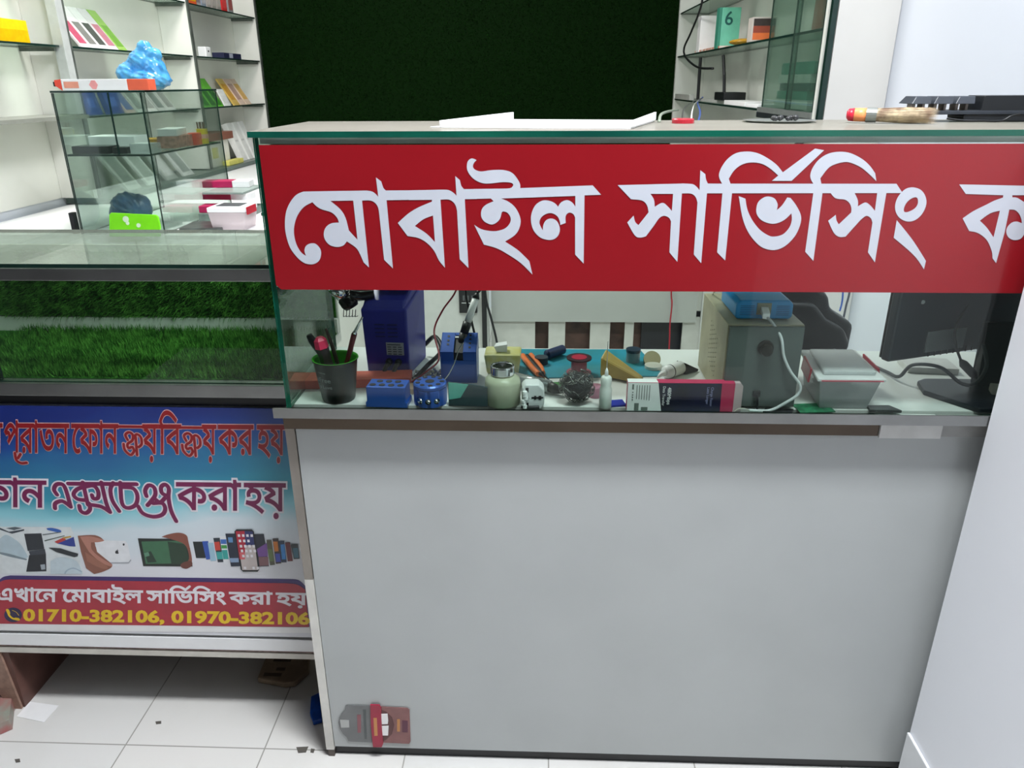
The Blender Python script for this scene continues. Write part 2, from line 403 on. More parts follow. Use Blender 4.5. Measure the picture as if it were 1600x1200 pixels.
# ---- red shop sign with traced lettering
SY = 1.1485
S = thing('shop_sign', 'red vinyl sign with big white lettering stuck on the counter glass', 'sign', (0, SY, 0))
def red_mat():
    m = mat('sign_red', '8c101a', .3, var=.03, scale=3, spec=.5, coat=.3); return m
a = at_y(404, 227.5, SY); 
sg = MB(); sg.prism([(-.4195, 1.2065), (CX1-.002, 1.2062), (CX1-.002, .987), (-.412, .987), (-.4195, .994)], .0012, 'y', 0)
sg.build('vinyl_sheet', red_mat(), S)
lt = Ink()
def mp(ox, oy, sc): return lambda x, y: (at_y(ox+x/sc, oy+y/sc, SY).x, at_y(ox+x/sc, oy+y/sc, SY).z)
def gl_(ox, oy, sc, outer, *holes):
    f = mp(ox, oy, sc); o_ = [f(*p) for p in smoothloop(P(outer))]
    if _area(o_) < 0: o_ = o_[::-1]
    its = [o_]
    for h in holes:
        l = [f(*p) for p in smoothloop(P(h))]; its.append(l if _area(l) < 0 else l[::-1])
    lt.items.append(its)
gl_(440, 230, 6, '290,515! 210,560 150,640 120,740 120,830 145,920 185,985 230,1018! 215,970 230,925 270,902 320,905 362,950 372,1000 355,1060 310,1092 260,1097 205,1080 145,1030 80,940 42,820 32,710 45,600 85,510 140,445 205,415! 800,406! 850,415 885,440 907,465! 885,283! 935,320! 955,380 978,405! 1200,404! 1200,493! 985,497! 1045,1137! 962,1055! 915,620! 905,565 880,525 835,500 755,500! 820,1127! 770,1080! 725,980 690,935 612,882! 580,920 520,935 450,915 405,860 397,800 420,745 470,712 538,706! 520,660 470,612 380,583 330,555',
    '458,503! 550,580 600,660 632,780! 712,867! 672,500!')
gl_(600, 230, 6, '235,404! 520,398! 600,400 650,425 680,455! 668,270! 712,308! 725,360 750,393! 870,391! 870,485! 758,487! 792,1132! 710,1050! 685,600! 675,555 650,515 605,490 530,492! 572,1130! 515,1060 470,970 400,895 320,850 222,833! 130,710! 230,620 330,560 450,510! 450,493! 235,495!',
    '290,738! 370,675 460,640! 478,890! 400,810')
gl_(740, 230, 5.4545, '0,355! 285,352! 398,348! 1015,325! 1087,405! 945,410! 938,992! 865,915! 865,600! 850,570 815,557 785,585 785,645! 738,663! 735,635 715,590 670,563 620,568 575,600 562,650 590,708! 595,660 620,620 665,607 710,630 735,690 725,745 690,780 640,790 570,770 515,715 490,640 495,560 530,490 585,455 640,455 690,475 720,507! 745,470 795,450 840,470 867,507! 867,415! 235,437! 300,465 360,520 400,610 390,690 350,750 268,803! 370,870 430,925 475,970! 502,1085! 400,985 280,905 190,858 88,830! 5,660! 60,695 130,712 200,713 270,690 310,645 315,600 290,560 255,547 240,555! 225,610 190,645 150,658 95,635 65,590 70,530 105,490 170,460! 148,437! 0,440!')
gl_(0, 0, 1, '744.7,250! 740.3,255 739.2,260.8 742.5,265 751.7,267.8 766.7,265.8 783.3,265.3 795,267.5 802,271.5 807.8,278.6 812.4,286.8 813,293.8! 813,297! 792,297! 792.3,294.5! 798.7,293.3 802,289 798.7,285.6 785.8,284.5 767.5,286.5 755,286.3 743.3,281.7 735,274.2 730,265 730,255 733.3,249.2 738.3,247.5')
gl_(950, 230, 6, '90,355! 700,340! 790,345 830,370 857,403! 865,215! 912,252! 918,300 935,340! 1000,341! 1000,432! 927,432! 873,1087! 803,1005! 838,520! 825,475 800,445 765,433 692,433! 650,1075! 575,985! 590,695! 570,660 525,643 480,665 430,735 355,835! 300,847 250,825 180,705! 240,640! 255,700 285,730! 380,610! 365,545 320,500 215,487!',
    '397,437! 430,490 438,558! 510,520 560,555 598,598! 610,437!')
gl_(0, 0, 1, '1115,286.8! 1400.5,287! 1410.1,301.5! 1115,302!')
gl_(1100, 220, 6, '175,410! 170,402! 145,355 140,310 165,245 220,170 300,115 400,100 500,115 600,165 680,225 738,295! 1040,72! 1125,88! 820,375! 635,375! 695,325! 620,260 540,215 440,203 350,225 280,280 232,355! 248,402! 250,410!')
gl_(1100, 220, 6, '262,488! 198,1122! 122,1045! 172,488!')
gl_(1100, 220, 6, '325,518! 388,542! 405,640 450,740 520,830 600,885 660,897 740,875 800,810 822,740 818,680! 760,735 690,770 620,775 540,745 495,690 490,630 510,570 560,530 610,522 660,540 685,580 690,610 680,650! 730,605 780,530! 810,535! 860,600 905,690 905,770 860,880 780,970 700,1015 620,1022 530,990 450,910 395,820 355,700')
gl_(1250, 220, 5.714, '118,388! 118,383! 95,340 92,295 115,235 170,165 250,115 350,97 450,110 550,160 620,220 670,290! 680,360! 620,300 540,235 450,195 390,190 310,210 250,245 180,335! 190,383! 190,388!')
gl_(1250, 220, 5.714, '118,463! 200,463! 118,1072! 45,990!')
gl_(1250, 220, 5.714, '270,463! 305,505 340,518 400,525 440,555 457,600 455,640! 345,745! 325,710 318,660! 250,713! 300,820 350,857 405,855! 540,705! 590,670 630,690 645,730! 605,995! 667,1085! 770,463! 688,463! 667,625! 625,575 580,550 515,585! 515,530 485,463!')
gl_(1250, 220, 5.714, '1010,415 1080,440 1120,500 1125,570 1090,650 1030,705 960,720 890,690 852,630 850,560 880,490 940,430', '1010,507 1045,510 1050,560 1020,605 960,635 928,630 930,590 960,540')
gl_(1250, 220, 5.714, '862,708! 930,790 1000,880 1060,970 1123,1072! 1105,1147! 1040,1050 960,970 835,865!')
gl_(1440, 270, 7.5, '438,135! 1560,158! 1560,262! 1060,262! 1060,287! 1110,290 1165,320 1215,360 1240,430 1250,530 1240,620 1210,700 1160,770 1085,788 1020,760 990,700 1000,640 1050,585 1110,570 1172,590! 1165,540 1140,480 1090,435 1025,430! 970,700! 870,1057! 828,1000! 820,920 770,800 700,730 630,695 555,682! 478,533! 600,450 760,370 850,325 950,290! 955,262! 515,247!',
    '680,560! 800,475 915,443! 840,755! 760,640')
plab(lt.fill(-.0006).build('lettering', mat('sign_white_vinyl', 'bfc3cd', .35, var=.01), S), 'large white Bengali letters reading mobile servicing')

# ------------------------------------------------------------------ left showcase with banner
LY = 1.26; LXR = -.462; LXL = -1.40; LYB = 1.59
K = thing('low_glass_showcase', 'low glass showcase lined with green turf, standing left of the repair counter', 'showcase', (0, 0, 0))
pane('top_glass', LXL, -.445, LY, LYB, .994, 1.001, K, GLC, GED)
plab(MB().box(LXL, LXR, LY-.004, LY+.018, .972, .9935).build('top_rail', ALU, K, bevel=.001), 'brushed aluminium rail under the top glass')
pane('front_glass', LXL, LXR, LY, LY+.005, .779, .9715, K, GL, GED)
pane('sliding_glass', LXL, -1.003, LY+.007, LY+.011, .779, .97, K, glass('second_pane_mat', 'a8c8b8', .9), GED)
plab(MB().box(LXL, LXR, LY-.008, LY+.02, .754, .7785).build('bottom_rail', ALU, K, bevel=.001), 'brushed aluminium rail below the front glass')
MB().box(-1.027, LXR, LY, LY+.016, .735, .7535).build('black_gap_strip', BLACK, K)
MB().box(LXL, -1.03, LY-.003, LY+.016, .735, .7535).build('end_clip', WHITE_PVC, K)
MB().box(LXL, -.447, LY+.021, LYB, .755, .775).build('deck', WHITE_WARM, K)
MB().box(LXL, -.447, LYB-.012, LYB, .776, .97).build('back_panel', mat('back_panel_board', 'd8d9cf', .4, var=.1, scale=6), K)
plab(MB().box(LXL, -.447, LYB-.022, LYB-.0125, .776, .81).build('white_ledge', WHITE_WARM, K), 'white strip between the two turf bands')
MB().box(LXL, -.47, LY+.012, LY+.028, .20, .734).build('front_board', WHITE_WARM, K)
MB().box(-.469, -.4605, LY, 1.50, .02, .75).build('end_board', mat('dark_brown_board', '3a2c26', .45, var=.15, scale=8), K)
plab(MB().box(LXL, -.462, LY-.008, LY+.03, .168, .199).build('lower_rail', WHITE_PVC, K, bevel=.001), 'white plastic rail under the banner')
MB().box(LXL, -.462, LY-.003, LY+.03, .160, .1675).build('worn_strip', mat('worn_red_strip', 'a58d88', .6, var=.2, scale=90), K)
MB().box(LXL, -.462, LY-.006, LY+.03, .146, .1595).build('bottom_strip', mat('offwhite_strip', 'd6d2c8', .5, var=.06), K)
MB().box(LXL, -.462, LY+.031, LYB, .165, .18).build('bottom_board', mat('underside_board', '4c4038', .6), K)
MB().box(LXL, -.4705, LYB-.006, LYB, FZ+.001, .1645).build('rear_light_blocker', mat('light_blocker_brown', '4a3c34', .6), K)  # unseen dark board added to block rear light and cut bounce below
MB().hexa([(-1.188, LY, FZ), (-1.155, LY, FZ), (-1.155, 1.56, FZ), (-1.188, 1.56, FZ), (-1.23, LY, .1455), (-1.155, LY, .1455), (-1.155, 1.56, .1455), (-1.23, 1.56, .1455)]).build('leg_board', [BROWN], K)
MB().hexa([(-1.190, LY-.006, FZ), (-1.160, LY-.006, FZ), (-1.160, LY-.0005, FZ), (-1.190, LY-.0005, FZ), (-1.225, LY-.006, .1455), (-1.17, LY-.006, .1455), (-1.17, LY-.0005, .1455), (-1.225, LY-.0005, .1455)]).build('leg_edge_band', BROWN_EDGE, K)
TB = turf_mat('turf_blades', '24581a', '66a444', 45); TBB = turf_mat('turf_base', '1c4a16', '3c7a2a', 250)
t1 = tag(MB().box(-1.395, -.45, LY+.022, LYB-.024, .7755, .779).build('turf_mat', TBB), 'green artificial turf mat lying on the showcase floor', 'turf mat')
b1 = MB(); blades(b1, 26000, (-1.15, LY+.024, .779), (.70, 0, 0), (0, LYB-.052-LY, 0), (0, 0, 1), .010, .024, .0011, .8); o = b1.build('grass_blades', TB, t1); o['kind'] = 'stuff'
t2 = tag(MB().box(-1.395, -.45, LYB-.016, LYB-.0125, .812, .895).box(-1.135, -.76, LYB-.016, LYB-.0125, .8955, .955).build('turf_strip', TBB), 'green turf band standing upright along the back of the showcase', 'turf strip')
b2 = MB(); blades(b2, 15000, (-1.2, LYB-.0165, .813), (.74, 0, 0), (0, 0, .082), (0, -1, 0), .006, .016, .0011, 1.2)
blades(b2, 5000, (-1.135, LYB-.0165, .89), (.375, 0, 0), (0, 0, .068), (0, -1, .3), .006, .016, .0011, 1.2)
o = b2.build('grass_blades', TB, t2); o['kind'] = 'stuff'

# ---- banner
BY = LY-.0085
B = thing('printed_banner', 'printed shop banner with red, purple and yellow Bengali lettering under the low showcase', 'banner', (0, BY, 0))
def banner_mat():
    m = bpy.data.materials.new('banner_print'); m.use_nodes = True; nt = m.node_tree; N = nt.nodes; L = nt.links; b = N['Principled BSDF']
    tc = N.new('ShaderNodeTexCoord'); sx = N.new('ShaderNodeSeparateXYZ'); L.new(tc.outputs['Object'], sx.inputs[0])
    nz = N.new('ShaderNodeTexNoise'); nz.inputs['Scale'].default_value = 4; nz.inputs['Detail'].default_value = 2
    mpn = N.new('ShaderNodeMapping'); mpn.inputs['Scale'].default_value = (1, 1, 3); L.new(tc.outputs['Object'], mpn.inputs[0]); L.new(mpn.outputs[0], nz.inputs[0])
    ad = N.new('ShaderNodeMath'); ad.operation = 'MULTIPLY_ADD'; ad.inputs[1].default_value = .10; L.new(nz.outputs[0], ad.inputs[0]); L.new(sx.outputs[2], ad.inputs[2])
    ax = N.new('ShaderNodeMath'); ax.operation = 'MULTIPLY_ADD'; ax.inputs[1].default_value = -.09; L.new(sx.outputs[0], ax.inputs[0]); L.new(ad.outputs[0], ax.inputs[2])
    mr = N.new('ShaderNodeMapRange'); mr.inputs[1].default_value = .845; mr.inputs[2].default_value = .50; L.new(ax.outputs[0], mr.inputs[0])
    r = N.new('ShaderNodeValToRGB'); e = r.color_ramp.elements; e[0].position = 0; e[0].color = rgb('172a74'); e[1].position = 1; e[1].color = rgb('dfe0e6')
    for p_, c in ((.17, '1a4590'), (.34, '24739c'), (.5, '2f95ad'), (.62, '8fd0dc'), (.75, 'd4e2ea')):
        x = e.new(p_); x.color = rgb(c)
    L.new(mr.outputs[0], r.inputs[0]); L.new(r.outputs[0], b.inputs['Base Color']); b.inputs['Roughness'].default_value = .3
    return m
b_ = MB(); b_.box(-1.38, -.4725, 0, .0015, .207, .7335); b_.build('banner_sheet', banner_mat(), B)
def bm_(dy): return lambda x, y: (at_y(x, y, BY).x, -dy, at_y(x, y, BY).z)
def wmap(x0, x1, yt0, yb0, yt1, yb1, dy):
    A, B2, C2, D2 = (at_y(x0, yb0, BY), at_y(x1, yb1, BY), at_y(x0, yt0, BY), at_y(x1, yt1, BY))
    def f(u, v): p = (A+(B2-A)*u)*(1-v)+(C2+(D2-C2)*u)*v; return (p.x, p.z)
    return f
layers = {}
def L_(k): return layers.setdefault(k, Ink())
def im_(x, y): p = at_y(x, y, BY); return (p.x, p.z)
# red footer with purple border
q = MB(); flat(q, [smoothloop([(-30, 905, 1), (0, 905, 1), (6, 901), (16, 899, 1), (450, 904.5, 1), (466, 906), (477, 915, 1), (484, 979, 1), (-30, 973.5, 1)])], bm_(.0003)); facing(q).build('footer_border', mat('banner_purple', '3b2a6c', .35), B)
q = MB(); flat(q, [smoothloop([(-30, 914, 1), (0, 909, 1), (8, 906), (18, 905, 1), (446, 911, 1), (464, 913), (477, 921, 1), (483, 979.5, 1), (-30, 974, 1)])], bm_(.0006)); facing(q).build('footer_red', mat('banner_red', 'b02a3c', .35), B)
q = MB(); flat(q, [[(-30, 974), (484, 980), (486, 989), (-30, 984)]], bm_(.0007)); facing(q).build('footer_margin', WHITE_CARD, B)
def yl(a, b, x): return a+(b-a)*x/450
def brow(body, x0, x1, ta, tb, ba, bb, layers_, cap=.62):
    for key, off, dy in layers_:
        L_(key).word(body, wmap(x0, x1, yl(ta, tb, x0), yl(ba, bb, x0), yl(ta, tb, x1), yl(ba, bb, x1), dy), off, cap=cap)
def bst(pts, ox, oy, sc, layers_):
    for key, r, dy in layers_: L_(key).stroke([(ox+a/sc, oy+b/sc) for a, b in pts], r, im_)
R1 = [('row1_edge', .030, .0004), ('row1', .012, .0008)]; S1 = [('row1_edge', 3.3, .0004), ('row1', 2.1, .0008)]
for body, x0, x1 in (('ন', -22, 4), ('পরাতন', 7, 108), ('েফান', 112, 185), ('য়', 223, 247), ('িব', 248, 283), ('য়', 316, 338), ('কর', 341, 396), ('হয়', 402, 445)):
    brow(body, x0, x1, 662, 665, 706, 710, R1)
for dx, dy_ in ((0, 0), (91.5, 1.5)):
    T_ = lambda l: [(a+dx*6.316, b+dy_*6.316) for a, b in l]
    bst(T_([(1262, 360), (1240, 310), (1275, 285), (1312, 310), (1308, 365), (1262, 400), (1268, 440), (1300, 430)]), 0, 630, 6.316, S1)
    bst(T_([(1222, 400), (1235, 460), (1290, 508), (1325, 470), (1310, 430)]), 0, 630, 6.316, S1)
    bst(T_([(1312, 350), (1350, 305), (1392, 335), (1400, 400), (1372, 430)]), 0, 630, 6.316, S1)
    bst(T_([(1340, 330), (1355, 510)]), 0, 630, 6.316, S1)
    bst(T_([(1175, 228), (1520, 232)]), 0, 630, 6.316, S1)
bst([(150, 490), (165, 560), (215, 590), (265, 585)], 0, 630, 6.316, S1); bst([(205, 500), (180, 540)], 0, 630, 6.316, S1)
R2 = [('row2_edge', .06, .0004), ('row2', .016, .0008)]; S2 = [('row2_edge', 5.4, .0004), ('row2', 3.3, .0008)]
for body, x0, x1 in (('ফান', -38, 72), ('করা', 276, 376), ('হয়', 382, 446)):
    brow(body, x0, x1, 751, 756, 791, 798, R2)
for l in ([(565, 900), (535, 850), (560, 800), (620, 800), (655, 860), (700, 1020)], [(545, 1035), (550, 985), (620, 965), (700, 1020)],
          [(820, 780), (870, 1000)], [(825, 825), (760, 850), (728, 900), (770, 945), (855, 955)], [(830, 825), (920, 812), (968, 860), (970, 930), (925, 940), (910, 905)],
          [(785, 1010), (800, 1062), (850, 1082), (890, 1045), (880, 985)], [(890, 1000), (1000, 1018), (1088, 1072)], [(1003, 780), (1050, 980), (1088, 1072)],
          [(675, 792), (1350, 797)], [(1120, 785), (1092, 850), (1112, 960), (1178, 1062)], [(1190, 782), (1205, 980), (1262, 1032), (1340, 1000), (1358, 910), (1315, 838), (1210, 825)]):
    bst(l, 0, 630, 6.316, S2)
for l in ([(-5, 915), (-18, 860), (15, 808), (70, 830), (82, 900), (40, 965), (5, 1005)], [(-88, 1015), (-40, 1085), (60, 1118), (150, 1098), (180, 1040), (150, 985), (60, 985)],
          [(75, 940), (130, 975), (175, 935)], [(182, 905), (145, 880), (140, 825), (178, 800), (215, 840), (212, 930), (238, 1060), (288, 1162)]):
    bst(l, 230, 630, 6.316, S2)
R3 = [('row3', .03, .0010)]
for body, x0, x1 in (('এখােন', -3, 89), ('েমাবাইল', 98, 223), ('সািভিসং', 230, 353), ('করা', 359, 425), ('হয়', 432, 480)):
    brow(body, x0, x1, 919.5, 926.5, 938.5, 944, R3)
bst([(315, 703), (358, 668)], 240, 810, 6.316, [('row3', 1.9, .0010)])
for key, off, dy in (('digits', .042, .0010),):
    L_(key).word('01710-382106, 01970-382106', wmap(38, 483, 951, 969, 956.5, 974.6, dy), off, cap=.72)
L_('row1_edge').fill(-.0004).build('top_row_outline', mat('banner_pale_outline', 'd8a8a8', .4), B)
plab(L_('row1').fill(-.0008).build('top_row_lettering', mat('banner_dark_red', '8e0f19', .35), B), 'dark red Bengali lettering')
L_('row2_edge').fill(-.0004).build('middle_row_outline', mat('banner_white_outline', 'eceaf2', .4), B)
plab(L_('row2').fill(-.0008).build('middle_row_lettering', mat('banner_magenta', '78124f', .35), B), 'purple Bengali lettering')
plab(L_('row3').fill(-.0010).build('bottom_row_lettering', mat('banner_white', 'efeaf0', .4), B), 'white Bengali lettering')
plab(L_('digits').fill(-.0010).build('phone_number', mat('banner_yellow', 'f0c81c', .4), B), 'yellow telephone numbers')
q = MB(); flat(q, [[(21+14*math.cos(i*.314), 960.3+11.5*math.sin(i*.314)) for i in range(20)]], bm_(.0009)); facing(q).build('phone_badge', mat('banner_navy', '2a1f4c', .4), B)
q = Ink(); q.stroke([(13, 954), (15, 961), (21, 966), (28, 967)], 1.8, im_); q.stroke([(12.5, 953), (14, 957)], 2.6, im_); q.stroke([(25.5, 966.5), (29, 967)], 2.6, im_)
q.stroke([(20, 953), (26, 956), (30, 961)], .5, im_); q.fill(-.0012).build('handset_icon', _mats['banner_yellow'], B)
# printed pictures
def pic(name, label, items):
    mb = MB(); ms = []
    for i, (c, pts) in enumerate(items):
        m_ = mat('print_'+c, c, .35, var=.04, scale=60)
        if m_ not in ms: ms.append(m_)
        flat(mb, [smoothloop(pts) if any(len(p) > 2 for p in pts) else pts], bm_(.0004+.00004*i), ms.index(m_))
    o = facing(mb).build(name, ms, B); plab(o, label); return o
def cr(pts, ox=0, oy=810, s=6.316): return [(ox+p[0]/s, oy+p[1]/s)+tuple(p[2:]) for p in pts]
pic('repair_picture', 'printed picture of a phone being repaired', [
    ('dfe6e8', cr([(-60, 80), (700, 85), (745, 200), (820, 545), (-60, 545)])),
    ('b9cdd6', cr([(0, 200, 1), (60, 160), (140, 200), (210, 260), (280, 380, 1), (200, 400), (0, 330, 1)])),
    ('7f8f98', cr([(0, 330, 1), (100, 350), (270, 400, 1), (260, 412, 1), (90, 375), (0, 350, 1)])),
    ('3c4650', cr([(0, 90), (90, 130), (240, 105), (240, 120), (120, 150), (0, 110)])), ('59636a', cr([(60, 95), (150, 82), (220, 95), (140, 115)])),
    ('2b3038', cr([(240, 150), (410, 145), (440, 300), (275, 320)])), ('23272e', cr([(290, 360), (455, 345), (460, 520), (260, 525)])),
    ('3d434c', cr([(285, 322), (445, 300), (455, 350), (300, 362)])), ('aab4bc', cr([(400, 455), (445, 450), (450, 500), (410, 505)])),
    ('2f5fb0', cr([(460, 95, 1), (520, 92), (600, 115), (590, 138), (470, 112, 1)])), ('6a7378', cr([(420, 155), (600, 130), (602, 138), (425, 165)])), ('4b5a50', cr([(440, 215), (640, 165), (640, 172), (445, 224)])),
    ('c2423e', cr([(540, 228), (630, 185), (660, 215), (570, 245)])), ('2c3f92', cr([(570, 245), (730, 180), (748, 275), (690, 272)])), ('d0a03a', cr([(620, 185), (700, 170), (705, 182), (630, 198)])),
    ('2a2f34', cr([(480, 285), (600, 292), (700, 325), (775, 345), (770, 372), (735, 380), (560, 330)])),
    ('c7d6de', cr([(500, 420, 1), (600, 380), (760, 420), (815, 545, 1), (500, 545, 1)])), ('9fb4c4', cr([(635, 545, 1), (660, 505), (730, 482), (812, 520, 1), (812, 530, 1), (730, 495), (670, 515), (650, 545, 1)]))])
pic('white_phone_picture', 'printed picture of a hand holding a white phone', [
    ('8c5a4a', cr([(768, 170, 1), (940, 165), (1020, 215), (940, 260), (1000, 340), (1110, 460), (1030, 520), (930, 548, 1), (850, 490, 1), (800, 330, 1)])),
    ('e9ebef', cr([(930, 215), (1235, 220), (1262, 250), (1290, 400), (1270, 430), (1090, 435), (960, 330)])), ('aeb2ba', cr([(1090, 432), (1270, 430), (1292, 400), (1296, 415), (1272, 442), (1095, 443)])),
    ('b98070', cr([(790, 180, 1), (880, 175), (960, 190), (1030, 215), (980, 232), (900, 235, 1), (905, 300), (960, 360), (1050, 420), (1110, 455), (1080, 470), (980, 420), (880, 330, 1)])),
    ('a06a58', cr([(840, 330, 1), (920, 380), (1060, 470), (1040, 500), (950, 470), (860, 420, 1)])),
    ('26282c', cr([(1222+10*math.cos(k*.63), 256+12*math.sin(k*.63)) for k in range(10)])),
    ('2b2c30', cr([(1145, 318, 1), (1156, 312), (1172, 318, 1), (1166, 328), (1175, 338, 1), (1166, 348), (1156, 346), (1144, 346), (1138, 330)])), ('2b2c31', cr([(1156, 310), (1160, 302), (1166, 302), (1162, 310)]))])
pic('green_phone_picture', 'printed picture of a hand holding a dark green phone', [
    ('1f2622', [(215.5, 841), (288, 842), (297, 856), (301, 885), (224, 884.5)]), ('3f7050', [(221, 846), (288, 844.5), (296, 880), (228, 881)]),
    ('243a2c', [(226, 863), (236, 861), (245, 878), (231, 879)]), ('5f8f74', [(225, 864), (232, 862), (234, 868), (227, 870)]), ('27402f', [(262, 846), (290, 850), (297, 881), (268, 881)]),
    ('8a4f40', cr([(80, 180, 1), (150, 155), (250, 140), (325, 165), (345, 230), (380, 400), (360, 460), (300, 470), (350, 400), (330, 290), (280, 240), (180, 205)], 240)),
    ('6e3e34', cr([(265, 455, 1), (300, 430), (370, 420), (382, 460), (330, 495), (280, 485)], 240))])
ph = [('1e2526', 388, 228, 500, 228, 515, 390, 420, 390), ('3056b0', 480, 225, 540, 222, 560, 400, 520, 405), ('9fc4d8', 535, 240, 590, 238, 620, 415, 565, 420), ('2b3440', 590, 192, 655, 190, 690, 430, 635, 432),
      ('d0463a', 598, 232, 650, 228, 664, 312, 610, 316), ('3aa7a2', 620, 330, 680, 328, 688, 400, 630, 402), ('e8eaee', 652, 175, 715, 175, 748, 448, 695, 450), ('3d6fc0', 660, 205, 718, 205, 722, 250, 665, 250), ('3c9a48', 668, 262, 722, 262, 728, 295, 672, 295), ('37a6a0', 674, 310, 728, 308, 742, 400, 690, 400),
      ('20293c', 710, 148, 810, 148, 860, 470, 765, 472), ('5f8fc0', 735, 185, 780, 185, 785, 235, 742, 235), ('8fa8c8', 745, 390, 840, 388, 843, 430, 765, 432),
      ('262a38', 995, 152, 1090, 152, 1140, 470, 1040, 472), ('7a4f9a', 1020, 300, 1118, 240, 1130, 372, 1036, 375), ('8a6468', 1037, 378, 1132, 376, 1138, 462, 1046, 466),
      ('5a5a48', 1115, 212, 1165, 210, 1200, 455, 1150, 460), ('6c7f52', 1128, 300, 1170, 300, 1190, 420, 1145, 420), ('3a2c2c', 1175, 198, 1232, 196, 1262, 440, 1208, 446), ('d07a2c', 1182, 225, 1225, 225, 1235, 320, 1195, 325), ('3f4fb4', 1202, 345, 1250, 342, 1258, 425, 1212, 428),
      ('1f3350', 1235, 222, 1290, 218, 1315, 430, 1265, 432), ('3a8ad0', 1255, 255, 1295, 250, 1308, 400, 1268, 402), ('6e2228', 1300, 235, 1348, 234, 1375, 418, 1325, 420), ('33383c', 1355, 252, 1425, 252, 1442, 395, 1385, 398), ('4a7a8c', 1375, 290, 1425, 288, 1435, 385, 1390, 386)]
items = [(c, cr([(a, b), (c1, d), (e, f), (g, h)], 240)) for c, a, b, c1, d, e, f, g, h in ph]
items += [('17181c', cr([(800, 125, 1), (820, 105, 1), (970, 105, 1), (992, 125, 1), (1046, 500, 1), (1030, 522, 1), (885, 522, 1), (862, 500, 1)], 240)), ('b8203a', cr([(812, 122), (900, 120), (915, 300), (900, 400), (850, 400)], 240)), ('2c3470', cr([(900, 120), (980, 125), (1000, 260), (910, 260)], 240)),
          ('cfc3c0', cr([(905, 262), (1002, 260), (1034, 505), (878, 505), (862, 400), (905, 400)], 240)), ('e06a70', cr([(850, 330), (905, 330), (905, 400), (860, 400)], 240))]
for r in range(6):
    for c in range(4):
        if r in (1, 4) and c == 3 or r == 5 and c == 1: continue
        x0 = 832+c*42+r*8+(0, 4, 8, 12, 20, 36)[r]*.6; y0 = 152+(0, 52, 104, 150, 200, 318)[r]
        items.append(('f2eef2', cr([(x0, y0), (x0+24, y0), (x0+27, y0+26), (x0+3, y0+26)], 240)))
pic('phone_row_picture', 'printed fan of smartphones in a row', items)

# ------------------------------------------------------------------ desk items behind the counter glass
DZ = .778
def bez(p, n=10):   # Catmull-Rom through 3D points
    p = [Vector(a) for a in p]; o = []
    for i in range(len(p)-1):
        a, b, c, d = p[max(i-1, 0)], p[i], p[i+1], p[min(i+2, len(p)-1)]
        for k in range(n):
            t = k/n; o.append(.5*(2*b+(c-a)*t+(2*a-5*b+4*c-d)*t*t+(3*b-a-3*c+d)*t**3))
    o.append(p[-1]); return o
def cyl(mb, a, b, r0, r1=None, seg=20, mi=0): return mb.tube([a, b], [r0, r0 if r1 is None else r1], seg, True, mi)
def wtext(body, m, parent, name, org, ux, uy, size, off=.0, d=.0):
    """flat lettering: org = lower left, ux/uy unit directions, size = em"""
    k = Ink(); loops = []; x = 0
    for ch in body:
        if ch == ' ': x += .3; continue
        k.items.append([[((a+x)*size, b*size) for a, b in l] for l in text_geo(ch, off)]); x += advance(ch)
    mb = k.fill(0); o, ux, uy = Vector(org), Vector(ux), Vector(uy)
    mb.v = [tuple(o+ux*v[0]+uy*v[2]) for v in mb.v]
    return mb.build(name, m, parent, world=True)

# pen cup
cx, cy = -.351, 1.199
T = thing('pen_cup', 'black plastic cup with bright green inside, holding pens and tools', 'cup', (cx, cy, DZ))
cm = MB(); cm.lathe([(.0, 0), (.027, 0), (.0285, .003), (.0375, .074), (.0395, .0755), (.0392, .0765)], seg=36, cap=False); cm.build('cup_body', mat('cup_black', '121819', .4), T, smooth=True)
cm = MB(); cm.lathe([(.0392, .0766), (.0372, .0766), (.0355, .072), (.0268, .004), (.0, .004)], seg=36, cap=False); plab(cm.build('cup_lining', GREEN_IN, T, smooth=True), 'bright green inner wall of the cup')
for body, z, sz in (('#Free', .042, .0125), ('To Love', .030, .0095), ('realme', .058, .0055)):
    k = Ink(); x = 0
    for ch in body:
        if ch == ' ': x += .25; continue
        k.items.append([[((a+x)*sz, b*sz) for a, b in l] for l in text_geo(ch, .005)]); x += advance(ch)
    mb = k.fill(0); ww = x*sz; nv = []
    for v in mb.v:
        r = .0282+(v[2]+z)*.1268+.0005; a = -math.pi/2-.5+(v[0]-ww/2)/.033
        nv.append((r*math.cos(a), r*math.sin(a), z+v[2]))
    mb.v = nv; mb.build('cup_print', mat('cup_print_grey', 'a9b0b0', .5), T)
def stick(name, label, cat, pts, radii, mats_, grp=None, seg=10):
    base = pts[0]; t = thing(name, label, cat, base, 0, grp)
    for (i, j, nm, m_) in mats_:
        MB().tube(pts[i:j+1], radii[i:j+1], seg).build(nm, m_, t, smooth=True, world=True)
    return t
RED_D = mat('dark_red_handle', '6d1420', .35); PINKP = mat('hot_pink_plastic', 'e8325e', .35)
stick('precision_screwdriver', 'silver and dark red precision screwdriver leaning right in the pen cup', 'screwdriver',
      [Vector(v) for v in ((cx-.004, cy-.004, DZ+.008), (cx+.022, cy, DZ+.075), (cx+.036, cy+.002, DZ+.118), (cx+.038, cy+.002, DZ+.123), (cx+.052, cy+.004, DZ+.148))], [.0035, .004, .005, .003, .0015], [(0, 2, 'handle', RED_D), (2, 4, 'blade', CHROME)])
tw = thing('tweezers', 'slim pale metal tweezers beside the red screwdriver in the pen cup', 'tweezers', (cx, cy+.012, DZ+.006))
